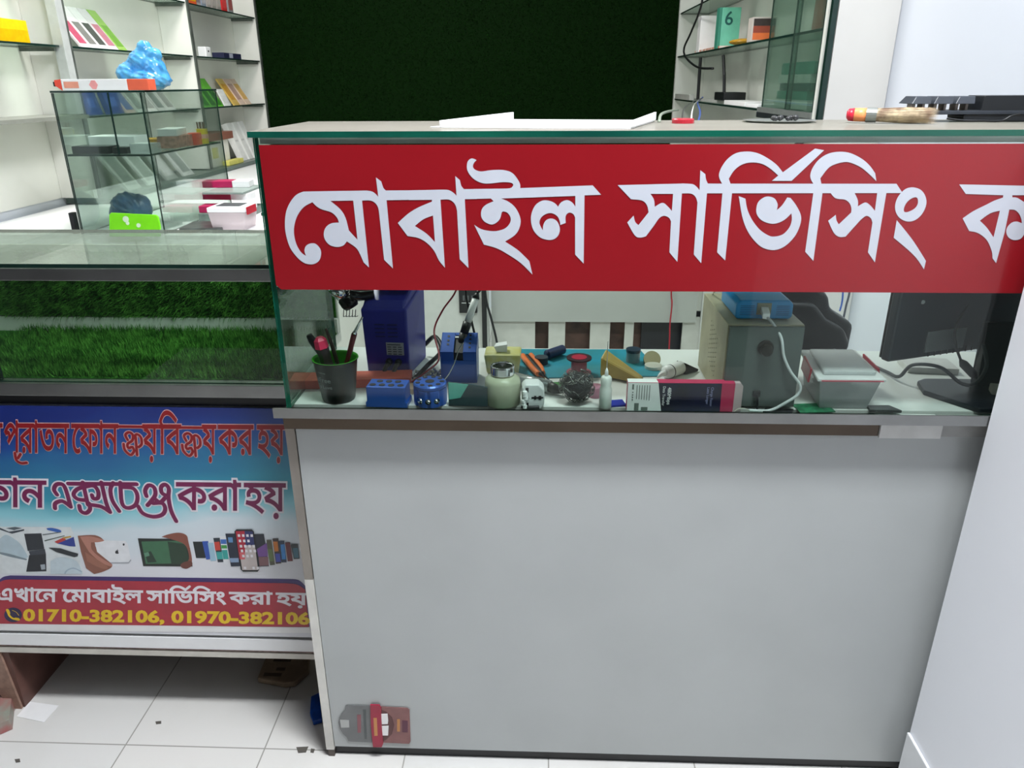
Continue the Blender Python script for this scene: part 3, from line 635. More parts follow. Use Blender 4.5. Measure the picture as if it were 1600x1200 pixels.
for s_ in (-1, 1): MB().tube([Vector((cx-.004, cy+.012, DZ+.006)), Vector((cx+.020+s_*.003, cy+.013, DZ+.07)), Vector((cx+.034, cy+.014, DZ+.115))], [.0012, .0022, .0018], 6).build('arm', mat('tweezer_steel', 'b9c8c4', .25, .9), tw, world=True)
pk = thing('pink_capped_pen', 'thick dark pen with a hot pink cap in the pen cup', 'pen', (cx-.008, cy-.012, DZ+.01))
MB().tube([Vector((cx-.002, cy-.008, DZ+.01)), Vector((cx-.016, cy-.014, DZ+.098))], [.009, .0105], 6).build('barrel', mat('dark_pen', '2a1c20', .4), pk, world=True)
MB().tube([Vector((cx-.0165, cy-.0142, DZ+.099)), Vector((cx-.0185, cy-.015, DZ+.113)), Vector((cx-.019, cy-.0153, DZ+.118))], [.0118, .0105, .006], 6).build('cap', PINKP, pk, world=True)
kn = thing('black_handled_cutter', 'black handled cutter leaning left in the pen cup', 'cutter', (cx-.018, cy+.004, DZ+.02))
MB().tube([Vector((cx-.004, cy+.004, DZ+.02)), Vector((cx-.024, cy+.006, DZ+.080)), Vector((cx-.038, cy+.004, DZ+.106)), Vector((cx-.042, cy+.002, DZ+.116))], [.006, .007, .0075, .005], 8).build('handle', BLACK, kn, smooth=True, world=True)
fp = thing('folding_tweezer_tool', 'brown handled tool behind the pink pen in the pen cup', 'tool', (cx, cy+.016, DZ+.02))
MB().tube([Vector((cx+.006, cy+.014, DZ+.02)), Vector((cx-.008, cy+.018, DZ+.09)), Vector((cx-.017, cy+.02, DZ+.122))], [.004, .0035, .002], 6).build('handle', mat('brown_handle', '4a342c', .5), fp, world=True)

# hot air station
T = thing('hot_air_station', 'navy blue hot air rework station with white rating label', 'rework station', (-.28, 1.36, DZ))
st = MB(); st.hexa([(-.326, 1.318, DZ), (-.245, 1.312, DZ), (-.228, 1.415, DZ), (-.312, 1.42, DZ), (-.332, 1.322, .905), (-.246, 1.318, .905), (-.226, 1.42, .935), (-.318, 1.42, .935)])
st.hexa([(-.331, 1.324, .9055), (-.248, 1.320, .9055), (-.2265, 1.42, .9355), (-.317, 1.42, .9355), (-.325, 1.338, .918), (-.252, 1.336, .918), (-.230, 1.418, .955), (-.313, 1.418, .955)])
st.build('case', NAVY, T, bevel=.004, world=True)
def on_front(u, z): # point on the sloping front face
    k = (z-DZ)/(.905-DZ); A = Vector((-.326, 1.318, DZ)).lerp(Vector((-.332, 1.322, .905)), k); B3 = Vector((-.245, 1.312, DZ)).lerp(Vector((-.246, 1.318, .905)), k); return A.lerp(B3, u)
def plate(u0, u1, z0, z1, t=.001):
    a, b, c, d = on_front(u0, z0), on_front(u1, z0), on_front(u1, z1), on_front(u0, z1); f = Vector((0, -t, 0)); return MB().hexa([a+f, b+f, b+Vector((0, .0005, 0)), a+Vector((0, .0005, 0)), d+f, c+f, c+Vector((0, .0005, 0)), d+Vector((0, .0005, 0))])
plate(.50, .90, .818, .842).build('rating_label', mat('label_grey', 'a9adb4', .5), T, world=True)
lm = MB()
for r in range(5):
    for c_ in range(3 if r else 1):
        u0 = .53+c_*.12; z0 = .8375-r*.0045; w_ = .30 if r == 0 else .085
        a = on_front(u0, z0); b = on_front(u0+w_, z0); lm.add([a+Vector((0, -.0013, 0)), b+Vector((0, -.0013, 0)), b+Vector((0, -.0013, .0016)), a+Vector((0, -.0013, .0016))], [(0, 1, 2, 3)])
lm.build('label_print', mat('label_ink', '3a3d48', .6), T, world=True)
lv = MB()
for r in range(4):
    for u0, u1 in ((.28, .50), (.56, .78)):
        q = plate(u0, u1, .853+r*.0075, .8545+r*.0075, .0011); lv.add(q.v, q.f)
lv.build('vent_slots', mat('slot_dark', '171a55', .5), T, world=True)
for u in (.54, .76):
    p = on_front(u, .805); g = MB(); cyl(g, p+Vector((0, .002, 0)), p+Vector((0, -.010, 0)), .0065, .0058); g.tube(bez([p+Vector((0, -.006, 0)), p+Vector((-.003, -.018, -.004)), p+Vector((-.006, -.024, -.014)), p+Vector((-.012, -.022, -.0255))]), .0042, 8)
    g.build('cable_gland', BLACK, T, smooth=True, world=True)
pl = plate(.06, .36, .784, .7865, .002); pl.build('foot_ridge', NAVY, T, world=True)
hb = MB(); hb.hexa([(-.318, 1.335, .957), (-.24, 1.335, .957), (-.236, 1.395, .957), (-.314, 1.395, .957), (-.312, 1.345, .972), (-.25, 1.345, .972), (-.246, 1.39, .972), (-.308, 1.39, .972)])
plab(hb.build('holder_cradle', BLACK, T, bevel=.002, world=True), 'black cradle on top of the station')
hg = thing('hot_air_gun', 'black hot air gun with chrome nozzle hanging from the blue station', 'hot air gun', (-.35, 1.345, .915))
MB().tube(bez([(-.309, 1.345, .930), (-.335, 1.34, .928), (-.352, 1.335, .932)]), [.010+.004*min(1, i/14) for i in range(21)], 14).build('grip', BLACKG, hg, smooth=True, world=True)
MB().lathe([(.0, 0), (.013, 0), (.0165, .008), (.0165, .02), (.012, .026), (.0, .026)], (-.349, 1.333, .905), 20, rot=Matrix.Rotation(-.5, 3, 'Y')).build('guard', mat('smoked_black', '1a1816', .25, .3), hg, smooth=True, world=True)
MB().tube([Vector((-.3605, 1.332, .926)), Vector((-.377, 1.33, .94)), Vector((-.386, 1.329, .947))], [.014, .0125, .010], 20).build('nozzle', CHROME, hg, smooth=True, world=True)
wr = MB()
for k in range(5): wr.tube([Vector((-.362+k*.0055, 1.322, .904)), Vector((-.364+k*.0055, 1.322, .890)), Vector((-.362+k*.0055, 1.334, .888))], .0008, 5)
wr.build('wire_guard', BLACK, hg, world=True)

# orange box lying behind the cup
T = thing('orange_card_box', 'flat orange red card box lying behind the black cup', 'box', (-.33, 1.27, DZ), .10)
MB().box(-.122, .095, -.022, .020, 0, .016).build('box_body', ORANGE, T, bevel=.001)
MB().box(-.122, .095, -.0225, .0205, .0162, .0168).build('lid_panel', mat('orange_lid', 'f56a4c', .45), T)

# blue tool blocks
def holes(mb, pts, r, z, seg=12):
    for x, y in pts: mb.lathe([(r, 0), (r, .0006), (0, .0006)], (x, y, z), seg)
T = thing('blue_rectangular_tool_block', 'blue anodised rectangular tool block with four holes, right of the black cup', 'tool holder', (-.259, 1.181, DZ), -.06, 'blue anodised tool holders')
bk = MB(); bk.prism([(-.036, 0), (.036, 0), (.036, .008), (.0335, .010), (.0335, .037), (-.0335, .037), (-.0335, .010), (-.036, .008)], .038, 'y', -.019); bk.build('block', BLUE, T, bevel=.0012)
hk = MB(); holes(hk, [(-.024+.016*i, -.009) for i in range(4)]+[(-.016+.016*i, .008) for i in range(3)], .0055, .0371); hk.build('holes', BLACK, T)
T = thing('blue_scalloped_tool_block', 'blue anodised round tool holder with scalloped sides', 'tool holder', (-.188, 1.188, DZ), 0, 'blue anodised tool holders')
prof = []
for i in range(96):
    a = i*math.tau/96; prof.append((.0285*(1-.07*max(0, math.cos(a*8))**2)*math.cos(a), .0285*(1-.07*max(0, math.cos(a*8))**2)*math.sin(a)))
rb = MB(); rb.prism([(x*1.0, y) for x, y in prof], .030, 'z', 0); rb.build('scalloped_body', BLUE, T, bevel=.0008)
MB().lathe([(.027, .0305), (.0285, .0315), (.0285, .036), (.026, .0385), (.0, .0385)], seg=40).build('top_disc', BLUE, T, smooth=False)
hk = MB(); holes(hk, [(.021*math.cos(a), .021*math.sin(a)) for a in [k*math.tau/9 for k in range(9)]], .0042, .0386); holes(hk, [(0, 0)], .008, .0386); hk.build('holes', BLACK, T)
dm = MB()
for a in (-2.1, -1.05, -1.57):
    dm.lathe([(.0, 0), (.004, .0), (.0052, .0012), (.0, .0014)], (.0278*math.cos(a), .0278*math.sin(a), .012), 14, rot=Matrix.Rotation(math.pi/2, 3, 'Y').to_3x3() @ Matrix.Rotation(0, 3, 'X') if False else Matrix.Rotation(a, 3, 'Z') @ Matrix.Rotation(math.pi/2, 3, 'Y'))
dm.build('grip_dimples', CHROME, T, smooth=True)
# blue iron stand
T = thing('blue_soldering_iron_stand', 'blue folded metal soldering iron stand with a slotted sloping top', 'iron stand', (-.148, 1.30, DZ), 0, 'blue anodised tool holders')
sd = MB(); W2 = .033
sd.prism([(-.022, 0), (.026, 0), (.030, .068), (.020, .084), (-.022, .060)], .0022, 'x', -W2); sd.prism([(-.022, 0), (.026, 0), (.030, .068), (.020, .084), (-.022, .060)], .0022, 'x', W2-.0022)
sd.box(-W2+.0023, W2-.0023, -.022, -.0195, 0, .0435); sd.box(-W2+.0023, -.0085, -.022, -.0195, .0436, .0595); sd.box(.0085, W2-.0023, -.022, -.0195, .0436, .0595)
def slp(y0, y1, x0, x1, t=.0022):
    f = lambda y: .060+(y+.022)*(.024/.042)
    sd.hexa([(x0, y0, f(y0)-t), (x1, y0, f(y0)-t), (x1, y1, f(y1)-t), (x0, y1, f(y1)-t), (x0, y0, f(y0)), (x1, y0, f(y0)), (x1, y1, f(y1)), (x0, y1, f(y1))])
slp(-.0219, .0199, -W2+.0001, -.0085); slp(-.0219, .0199, .0085, W2-.0001); slp(.014, .0199, -.0084, .0084)
sd.box(-W2+.003, W2-.003, .018, .020, 0, .05)
sd.build('folded_body', BLUE, T, bevel=.0005)
MB().hexa([(-.014, -.0185, .030), (.014, -.0185, .030), (.014, .0135, .030), (-.014, .0135, .030), (-.014, -.0185, .0575), (.014, -.0185, .0575), (.014, .0135, .0755), (-.014, .0135, .0755)]).build('slot_shade_block', BLACK, T)  # black block added to stand in for the shade inside the slot
hk = MB()
for sx in (-1, 1):
    for i in range(4 if sx > 0 else 3):
        y = -.012+i*.0085+(0 if sx > 0 else .006); z = .060+(y+.022)*(.024/.042)+.0003
        hk.lathe([(.0024, 0), (.0024, .0003), (0, .0003)], (sx*.020, y, z), 10, rot=Matrix.Rotation(.52, 3, 'X'))
hk.build('holes', BLACK, T)
si = thing('soldering_iron', 'soldering iron with white grip resting in the blue stand', 'soldering iron', (-.145, 1.315, DZ+.05))
p0 = Vector((-.150, 1.304, .835)); dI = (Vector((-.118, 1.338, .925))-p0).normalized()
MB().tube([p0, p0+dI*.03], [.0045, .008], 14).build('collar', BLACK, si, smooth=True, world=True)
MB().tube([p0+dI*.0305, p0+dI*.052], [.0078, .0085], 14).build('black_grip', BLACK, si, smooth=True, world=True)
MB().tube([p0+dI*.0525, p0+dI*.098], [.0068, .0065], 16).build('white_grip', WHITE_PVC, si, smooth=True, world=True)
MB().tube([p0+dI*.0982, p0+dI*.108], [.0075, .004], 12).build('strain_relief', BLACK, si, smooth=True, world=True)
MB().tube(bez([p0+dI*.108, p0+dI*.125+Vector((.01, .01, .01)), Vector((-.095, 1.40, 1.02)), Vector((-.105, 1.42, 1.18))]), .0026, 8).build('cord', BLACK, si, smooth=True, world=True)
sw = tag(MB().tube(bez([(-.137, 1.272, .858), (-.146, 1.270, .845), (-.154, 1.262, .822), (-.168, 1.245, .800), (-.196, 1.225, .7835)]), .0011, 6).build('solder_wire', CHROME, None, smooth=True, loc=(-.14, 1.275, .86), world=True), 'thin silver solder wire hanging over the front of the blue stand', 'wire')
# red and black test leads
def lead(name, label, pts, r, m_, grp=None):
    o = MB().tube(bez(pts), r, 8).build(name, m_, None, smooth=True, loc=Vector(pts[0]), world=True); return tag(o, label, 'cable', grp)
REDC = mat('red_cable', '9c2030', .4); BLKC = BLACK
lead('red_cable', 'red cable looping from the blue station up past the soldering iron', [(-.262, 1.262, .7805), (-.235, 1.262, .785), (-.205, 1.262, .806), (-.185, 1.29, .822), (-.205, 1.38, .845), (-.19, 1.40, .88), (-.165, 1.40, .915), (-.150, 1.40, .955), (-.135, 1.40, 1.02), (-.13, 1.40, 1.15)], .0018, REDC)
lead('black_cable', 'black cable coiled beside the blue station', [(-.265, 1.277, .7805), (-.235, 1.28, .7825), (-.21, 1.31, .8), (-.19, 1.36, .812), (-.21, 1.42, .82), (-.232, 1.43, .80)], .0045, BLKC)
lead('thin_black_cable', 'thin black cable rising beside the soldering iron to the sign', [(-.1225, 1.4, .803), (-.132, 1.40, .85), (-.14, 1.40, .89), (-.143, 1.4, .93), (-.135, 1.4, 1.05), (-.13, 1.4, 1.16)], .0024, BLKC)
# crumpled silver foil packet
T = thing('crumpled_foil', 'crumpled silver and white foil wrap behind the round tool block', 'foil', (-.205, 1.285, DZ)); fo = MB()
n = 14; gv = [[(-.03+.06*i/n, -.035+.07*j/n, .004+.012*random.random()*(1-abs(i/n-.5)*1.2)) for i in range(n+1)] for j in range(n+1)]
fo.add([p for r in gv for p in r], [(j*(n+1)+i, j*(n+1)+i+1, (j+1)*(n+1)+i+1, (j+1)*(n+1)+i) for j in range(n) for i in range(n)])
o = fo.build('foil_sheet', mat('foil', 'cfcfd2', .22, .85, var=.2, scale=160), T); sm = o.modifiers.new('t', 'SOLIDIFY'); sm.thickness = .0008
# pale tan scrap and cork like piece
tag(MB().prism([(-.022, -.008), (-.004, -.016), (.016, -.010), (.020, .008), (.002, .018), (-.018, .012)], .010, 'z', 0).build('tan_card_scrap', mat('tan_card', 'c8a988', .6, var=.1, scale=70), None, loc=(-.222, 1.236, DZ), bevel=.001), 'torn tan card scrap between the two blue tool blocks', 'card')

# broken phone glass
T = thing('loose_phone_screen', 'teal and smoke coloured phone screen leaning on the glass beside the jar', 'phone screen', (-.122, 1.170, DZ), -.04)
ps = MB(); ps.prism([(-.033, 0), (.034, 0), (.034, .036), (-.0, .041), (-.033, .044)], .004, 'y', 0); ps.build('smoked_glass', mat('smoked_glass', '3d5258', .12, .1, var=.1, scale=14), T, bevel=.001)
ps = MB(); ps.prism([(-.032, .012), (-.012, .016), (-.004, .030), (.002, .0405), (-.032, .0435)], .0006, 'y', -.0008); plab(ps.build('teal_patch', mat('teal_glass', '6cc5b4', .15), T), 'pale teal part of the screen')

# plastic bottle with chrome pump lid
T = thing('solvent_jar', 'cloudy plastic solvent jar with a round chrome lid', 'jar', (-.063, 1.188, DZ))
jb = MB(); jb.lathe([(.0, 0), (.0285, 0), (.0305, .003), (.0305, .040), (.029, .046), (.0215, .051), (.0195, .052)], seg=8 if False else 32); jb.build('jar_body', mat('cloudy_plastic', 'c6ccb0', .35, var=.08, scale=25, trans=.15), T, smooth=True)
MB().lathe([(.0175, .0522), (.0182, .0535)], seg=28).build('neck_ring', mat('amber_ring', '8a6a4a', .4), T)
MB().lathe([(.0195, .0537), (.0203, .055), (.0203, .067), (.0195, .069), (.0178, .0695), (.0165, .068), (.0, .0665)], seg=36).build('chrome_lid', CHROME, T, smooth=False, bevel=.0004)
sc_ = MB()
for k in range(6): sc_.lathe([(0, -.004), (.0045, -.001), (.004, .003), (0, .005)], (random.uniform(-.002, .002), 0, .004+k*.0052), 8)
tag(sc_.build('crumpled_tissue', WHITE_PVC, None, loc=(-.0245, 1.1605, DZ)), 'small white crumpled tissue strip at the foot of the solvent jar', 'tissue')

# yellow tub
T = thing('yellow_paste_tub', 'square translucent tub of yellow paste behind the solvent jar', 'tub', (-.070, 1.345, DZ), .0)
MB().hexa([(-.030, -.022, 0), (.030, -.022, 0), (.030, .024, 0), (-.030, .024, 0), (-.035, -.026, .040), (.035, -.026, .040), (.035, .028, .040), (-.035, .028, .040)]).build('tub_body', mat('yellow_paste', 'cfc878', .4, var=.15, scale=40, col2='dcdcb0'), T, bevel=.004)
MB().hexa([(-.012, -.010, .0402), (.008, -.010, .0402), (.008, .008, .0402), (-.012, .008, .0402), (-.017, -.012, .052), (.009, -.010, .056), (.007, .010, .056), (-.014, .010, .052)]).build('white_block', WHITE_PVC, T, bevel=.001)

# cutting mat and the things on and around it
TEAL = mat('teal_mat', '1f8ea8', .45, var=.12, scale=16, col2='2a7f86')
T = tag(MB().prism([(-.062, 1.465), (.200, 1.468), (.207, 1.462), (.232, 1.325), (.226, 1.318), (-.040, 1.300)], .0022, 'z', DZ).build('repair_mat', TEAL, None, loc=(.08, 1.39, DZ), world=True, bevel=.0008), 'teal silicone repair mat lying on the white desk', 'mat')
MZ = DZ+.0024
T = thing('orange_pliers', 'small pliers with orange and black grips on the teal mat', 'pliers', (-.012, 1.34, MZ))
ORP = mat('orange_grip', 'ee7a3a', .4)
MB().tube(bez([(-.034, 1.400, MZ+.008), (-.026, 1.370, MZ+.008), (-.012, 1.325, MZ+.008), (-.002, 1.300, MZ+.008)]), .0055, 10).build('grip', ORP, T, smooth=True, world=True)
MB().tube(bez([(-.018, 1.405, MZ+.008), (-.010, 1.378, MZ+.008), (.002, 1.335, MZ+.008), (.006, 1.305, MZ+.008)]), .0050, 10).build('grip', ORP, T, smooth=True, world=True)
MB().tube(bez([(-.026, 1.396, MZ+.0075), (-.014, 1.36, MZ+.0075), (.004, 1.298, MZ+.0075)]), .0058, 8).build('black_inlay', BLACK, T, smooth=True, world=True)
MB().tube([Vector((.004, 1.298, MZ+.006)), Vector((.016, 1.268, MZ+.006)), Vector((.022, 1.255, MZ+.006))], [.006, .004, .0015], 8).build('jaws', CHROME, T, smooth=True, world=True)
T = thing('dark_blue_brush', 'dark blue handled brush lying on the teal mat behind the pliers', 'brush', (.02, 1.40, MZ))
DBL = mat('dark_blue_rubber', '1b2c58', .45)
MB().tube(bez([(.046, 1.432, MZ+.011), (.030, 1.415, MZ+.011), (.014, 1.400, MZ+.0105)]), .0095, 12).build('grip', DBL, T, smooth=True, world=True)
MB().lathe([(.0, 0), (.013, 0), (.013, .014), (.0, .014)], (.003, 1.378, MZ), 18).build('head', mat('dark_brush_head', '22303c', .6), T, world=True)
T = thing('grey_soldering_tube', 'grey cylindrical desoldering tool lying beside the solvent jar', 'tool', (-.01, 1.245, DZ))
MB().tube([Vector((-.046, 1.270, DZ+.013)), Vector((.018, 1.232, DZ+.013))], .0115, 18).build('barrel', mat('satin_grey_tube', 'a9b0ae', .3, .4), T, smooth=True, world=True)
MB().tube([Vector((.0185, 1.2315, DZ+.013)), Vector((.028, 1.226, DZ+.011)), Vector((.040, 1.219, DZ+.0085))], [.010, .009, .0035], 14).build('dark_tip', mat('dark_tip', '30322f', .4), T, smooth=True, world=True)
# universal plug adapter
T = thing('universal_plug_adapter', 'white universal plug adapter with dark socket holes, standing by the glass', 'adapter', (-.011, 1.176, DZ), .05)
MB().prism([(-.019, .004), (-.013, 0), (.015, 0), (.019, .006), (.019, .034), (.010, .043), (-.013, .043), (-.019, .037)], .030, 'y', -.012).build('adapter_body', mat('adapter_white', 'e4e7e8', .35), T, bevel=.003)
hk = MB(); hk.box(-.013, -.008, -.0126, -.0121, .030, .038); hk.box(-.013, -.008, -.0126, -.0121, .004, .011); hk.box(-.003, .017, -.0126, -.0121, .0185, .0215); hk.box(.0015, .005, -.0127, -.0122, .0165, .0235); hk.box(.009, .0135, -.0127, -.0122, .0165, .0235)
hk.lathe([(.0034, 0), (.0034, .0006), (0, .0006)], (-.0105, -.0121, .0195), 14, rot=Matrix.Rotation(math.pi/2, 3, 'X')); hk.build('socket_holes', BLACKG, T)
tag(MB().tube(bez([(-.030, 1.163, DZ+.004), (-.015, 1.160, DZ+.0035), (0, 1.1605, DZ+.004)]), .0034, 8).build('black_tool_handle', BLACK, None, smooth=True, loc=(-.015, 1.162, DZ), world=True), 'short black handle lying in front of the white plug adapter', 'tool')
# steel wool
T = MB(); 
for k in range(150):
    pts = []; th = random.random()*math.tau; ph = random.uniform(-1.3, 1.3); r = random.uniform(.016, .030)
    for i in range(9):
        pts.append((r*math.cos(th)*math.cos(ph)*1.05, r*math.sin(th)*math.cos(ph)*.9, .0315+r*math.sin(ph)*.98)); th += random.uniform(-.2, .6); ph = max(-1.4, min(1.4, ph+random.uniform(-.4, .4))); r = max(.012, min(.0305, r+random.uniform(-.004, .004)))
    T.tube(bez(pts, 3), .00055, 4, cap=False)
core = MB(); core.lathe([(0, -.024), (.014, -.020), (.023, -.010), (.0255, 0), (.023, .011), (.014, .020), (0, .024)], (0, 0, .032), 20)
t = thing('steel_wool_ball', 'tangled dark steel wool ball pressed up to the glass', 'steel wool', (.064, 1.192, DZ))
T.build('wire_tangle', mat('steel_wire', '8b8f8c', .25, .9, var=.2), t, smooth=True); core.build('dark_core', mat('wool_core', '23272a', .6, .2, var=.3, scale=200, bump=1), t, smooth=True)
# spool (red flux reel)
T = thing('solder_spool', 'dark rimmed solder spool with a red centre on the teal mat', 'spool', (.074, 1.330, MZ))
MB().lathe([(0, 0), (.0235, 0), (.0235, .0022), (.015, .0022), (.015, .028), (0, .028)], seg=30).build('spool_core', mat('pink_reel', 'a05a68', .4), T, smooth=False)
MB().lathe([(.0, .0282), (.0235, .0282), (.0235, .0312), (.0, .0312)], seg=30).build('top_flange', mat('flange_dark', '4a3038', .35), T)
MB().lathe([(.0145, .0314), (.0145, .0318), (0, .0318)], seg=24).build('red_label', mat('red_label', 'c0304a', .4), T)
tag(MB().prism([(-.018, -.008), (.004, -.010), (.018, .002), (.006, .012), (-.012, .010)], .006, 'z', 0).build('green_plastic_scrap', mat('green_scrap', '3c8a3c', .5), None, loc=(.036, 1.262, DZ), bevel=.001), 'green plastic scrap on the desk left of the steel wool', 'scrap')
tag(MB().lathe([(.0, 0), (.013, 0), (.013, .018), (.011, .020), (0, .020)], seg=20).build('pink_capped_vial', mat('pink_vial', 'c98aa0', .3), None, loc=(.098, 1.222, DZ), smooth=True), 'small pink cap between the steel wool and the squeeze bottle', 'cap')
# squeeze bottle
T = thing('needle_squeeze_bottle', 'slim white squeeze bottle with a thin needle tip', 'bottle', (.1115, 1.172, DZ))
sb = MB(); R4 = [(.0095, 0), (.0105, .002), (.0105, .034), (.0085, .0395), (.0092, .044), (.0092, .054), (.0075, .057), (.0035, .058)]
sb.lathe(R4, seg=22); sb.build('bottle_body', mat('milky_plastic', 'dfe4df', .35, var=.03), T, smooth=True)
MB().lathe([(.0033, .0582), (.0028, .066), (.0008, .072)], seg=14).build('nozzle', WHITE_PVC, T, smooth=True)
MB().tube([Vector((0, 0, .072)), Vector((0, 0, .118))], .0006, 6).build('needle', CHROME, T)
# yellow rubber wedge
T = tag(MB().hexa([(-.034, -.014, 0), (.040, -.055, 0), (.047, -.035, 0), (-.020, .020, 0), (-.034, -.010, .036), (.034, -.050, .010), (.044, -.035, .010), (-.022, .016, .046)]).build('yellow_rubber_wedge', mat('yellow_rubber', 'c2a858', .5, var=.08, scale=30), None, loc=(.146, 1.325, MZ), bevel=.004), 'tan yellow wedge shaped sponge block behind the squeeze bottle', 'sponge')
tag(MB().box(-.018, .018, -.012, .012, 0, .004).build('blue_plastic_chip', mat('deep_blue_chip', '23309a', .4), None, loc=(.128, 1.185, DZ), rot=(0, 0, .2), bevel=.001), 'small deep blue plastic piece between squeeze bottle and cable box', 'piece')
T = thing('clear_flux_pot', 'small dark lidded glass pot on the teal mat', 'pot', (.183, 1.395, MZ))
MB().lathe([(0, 0), (.0135, 0), (.0135, .020), (0, .020)], seg=24).build('pot_body', mat('flux_glass', '7c9098', .2), T); MB().lathe([(0, .0202), (.0145, .0202), (.0145, .026), (0, .026)], seg=24).build('pot_lid', mat('dark_lid', '2c3c4c', .3), T)
T = thing('open_tin', 'round open tin with a tilted brass coloured lid on the mat edge', 'tin', (.218, 1.372, MZ))
MB().lathe([(0, 0), (.0165, 0), (.0165, .006), (.015, .0065), (.0, .0055)], (0, -.012, 0), 26).build('tin_body', mat('pale_tin', 'd0cfc4', .35, .2), T, smooth=False)
MB().lathe([(0, 0), (.0165, 0), (.0165, .007), (0, .007)], (0, .012, .007), 26, rot=Matrix.Rotation(.9, 3, 'X')).build('tin_lid', mat('brass_lid', '9c8e70', .35, .4), T)
# paint tube
T = thing('white_glue_tube', 'white glue tube with a black crimped end lying right of the teal mat', 'tube', (.275, 1.345, DZ))
ax_ = Vector((.082, .075, 0)).normalized(); p0 = Vector((.232, 1.305, DZ+.013))
MB().tube([p0, p0+ax_*.004, p0+ax_*.045], [.006, .0125, .0125], 20).build('tube_body', WHITE_PVC, T, smooth=True, world=True)
e0 = p0+ax_*.0455; n_ = Vector((-ax_.y, ax_.x, 0)); MB().hexa([e0-n_*.012-Vector((0, 0, .011)), e0+ax_*.035-n_*.016-Vector((0, 0, .012)), e0+ax_*.035+n_*.016-Vector((0, 0, .012)), e0+n_*.012-Vector((0, 0, .011)), e0-n_*.010+Vector((0, 0, .011)), e0+ax_*.035-n_*.016-Vector((0, 0, .008)), e0+ax_*.035+n_*.016-Vector((0, 0, .008)), e0+n_*.010+Vector((0, 0, .011))]).build('crimped_end', BLACK, T, bevel=.001, world=True)
MB().tube([p0-ax_*.0002, p0-ax_*.012, p0-ax_*.022-Vector((0, 0, .004))], [.0055, .0045, .0015], 12).build('nozzle', WHITE_PVC, T, smooth=True, world=True)
MB().tube([p0+ax_*.014, p0+ax_*.016], .0128, 20).build('black_ring', BLACK, T, world=True)
tag(MB().hexa([(-.04, -.02, 0), (.05, -.018, 0), (.045, .02, 0), (-.035, .025, 0), (-.035, -.018, .006), (.048, -.016, .004), (.042, .018, .005), (-.03, .022, .006)]).build('grey_cloth', mat('grey_cloth', '5a5c58', .8, var=.2, scale=60, bump=.6), None, loc=(.235, 1.245, DZ), bevel=.002), 'folded dark grey cloth behind the cable box', 'cloth')
tag(MB().prism([(-.02, -.008), (.006, -.012), (.022, 0), (.012, .012), (-.012, .008)], .012, 'z', 0).build('green_white_wrapper', mat('green_white_wrap', 'a8d8a0', .4, var=.3, scale=60, col2='f2f4f0'), None, loc=(.278, 1.262, DZ), bevel=.002), 'crumpled pale green and white wrapper left of the power supply', 'wrapper')
# cable box
T = thing('usb_cable_box', 'black and white retail cable box with pink edge lying on its side against the glass', 'box', (.238, 1.168, DZ))
MB().box(.1465, .3225, 1.159, 1.176, DZ, .8295).build('box_body', PINK, T, world=True, bevel=.0006)
f = MB(); f.add([(.1465, 1.1586, DZ+.0005), (.204, 1.1586, DZ+.0005), (.1965, 1.1586, .829), (.1465, 1.1586, .829)], [(0, 1, 2, 3)]); f.add([(.1465, 1.1594, .8297), (.1965, 1.1594, .8297), (.195, 1.1758, .8297), (.1465, 1.1758, .8297)], [(0, 1, 2, 3)]); f.build('white_end', WHITE_CARD, T, world=True)
f = MB(); f.add([(.204, 1.1586, DZ+.0005), (.3015, 1.1586, DZ+.0005), (.3005, 1.1586, .829), (.1966, 1.1586, .829)], [(0, 1, 2, 3)]); plab(f.build('front_print', mat('navy_black_print', '10121c', .3, var=.3, scale=18, col2='191b44'), T, world=True), 'navy black printed front')
MB().prism([(.3228, DZ), (.336, DZ), (.336, .824), (.332, .829), (.3228, .829)], .014, 'y', 1.160).build('clear_edge', mat('clear_blister', 'c7b2b4', .25), T, world=True)
wtext('480Mbps', WHITE_CARD, T, 'print_line', (.2125, 1.1583, .8215), (0, 0, -1), (1, 0, 0), .0085, .02)
wtext('Data Transfer', WHITE_CARD, T, 'print_line', (.2045, 1.1583, .8235), (0, 0, -1), (1, 0, 0), .0062, .01)
wtext('Charge Faster', mat('print_lilac', '9a9cc8', .5), T, 'print_line', (.2835, 1.1583, .8225), (0, 0, -1), (1, 0, 0), .0060, .01)
wtext('Lasts Longer', _mats['print_lilac'], T, 'print_line', (.277, 1.1583, .8225), (0, 0, -1), (1, 0, 0), .0060, .01)
bc = MB()
for x0, x1, z0, z1 in ((.1535, .1565, .817, .8265), (.1585, .166, .7795, .7925), (.170, .181, .7795, .7855)): bc.add([(x0, 1.1583, z0), (x1, 1.1583, z0), (x1, 1.1583, z1), (x0, 1.1583, z1)], [(0, 1, 2, 3)])
for k in range(6): bc.add([(.161+k*.0042, 1.1583, .80-k*.0005), (.1622+k*.0042, 1.1583, .80-k*.0005), (.1622+k*.0042, 1.1583, .825), (.161+k*.0042, 1.1583, .825)], [(0, 1, 2, 3)])
for k in range(4): bc.lathe([(.0012, 0), (.0012, .0002), (0, .0002)], (.155, 1.1583, .812-k*.0045), 8, rot=Matrix.Rotation(math.pi/2, 3, 'X'))
bc.build('small_print', mat('grey_print', '6f7872', .5), T, world=True)

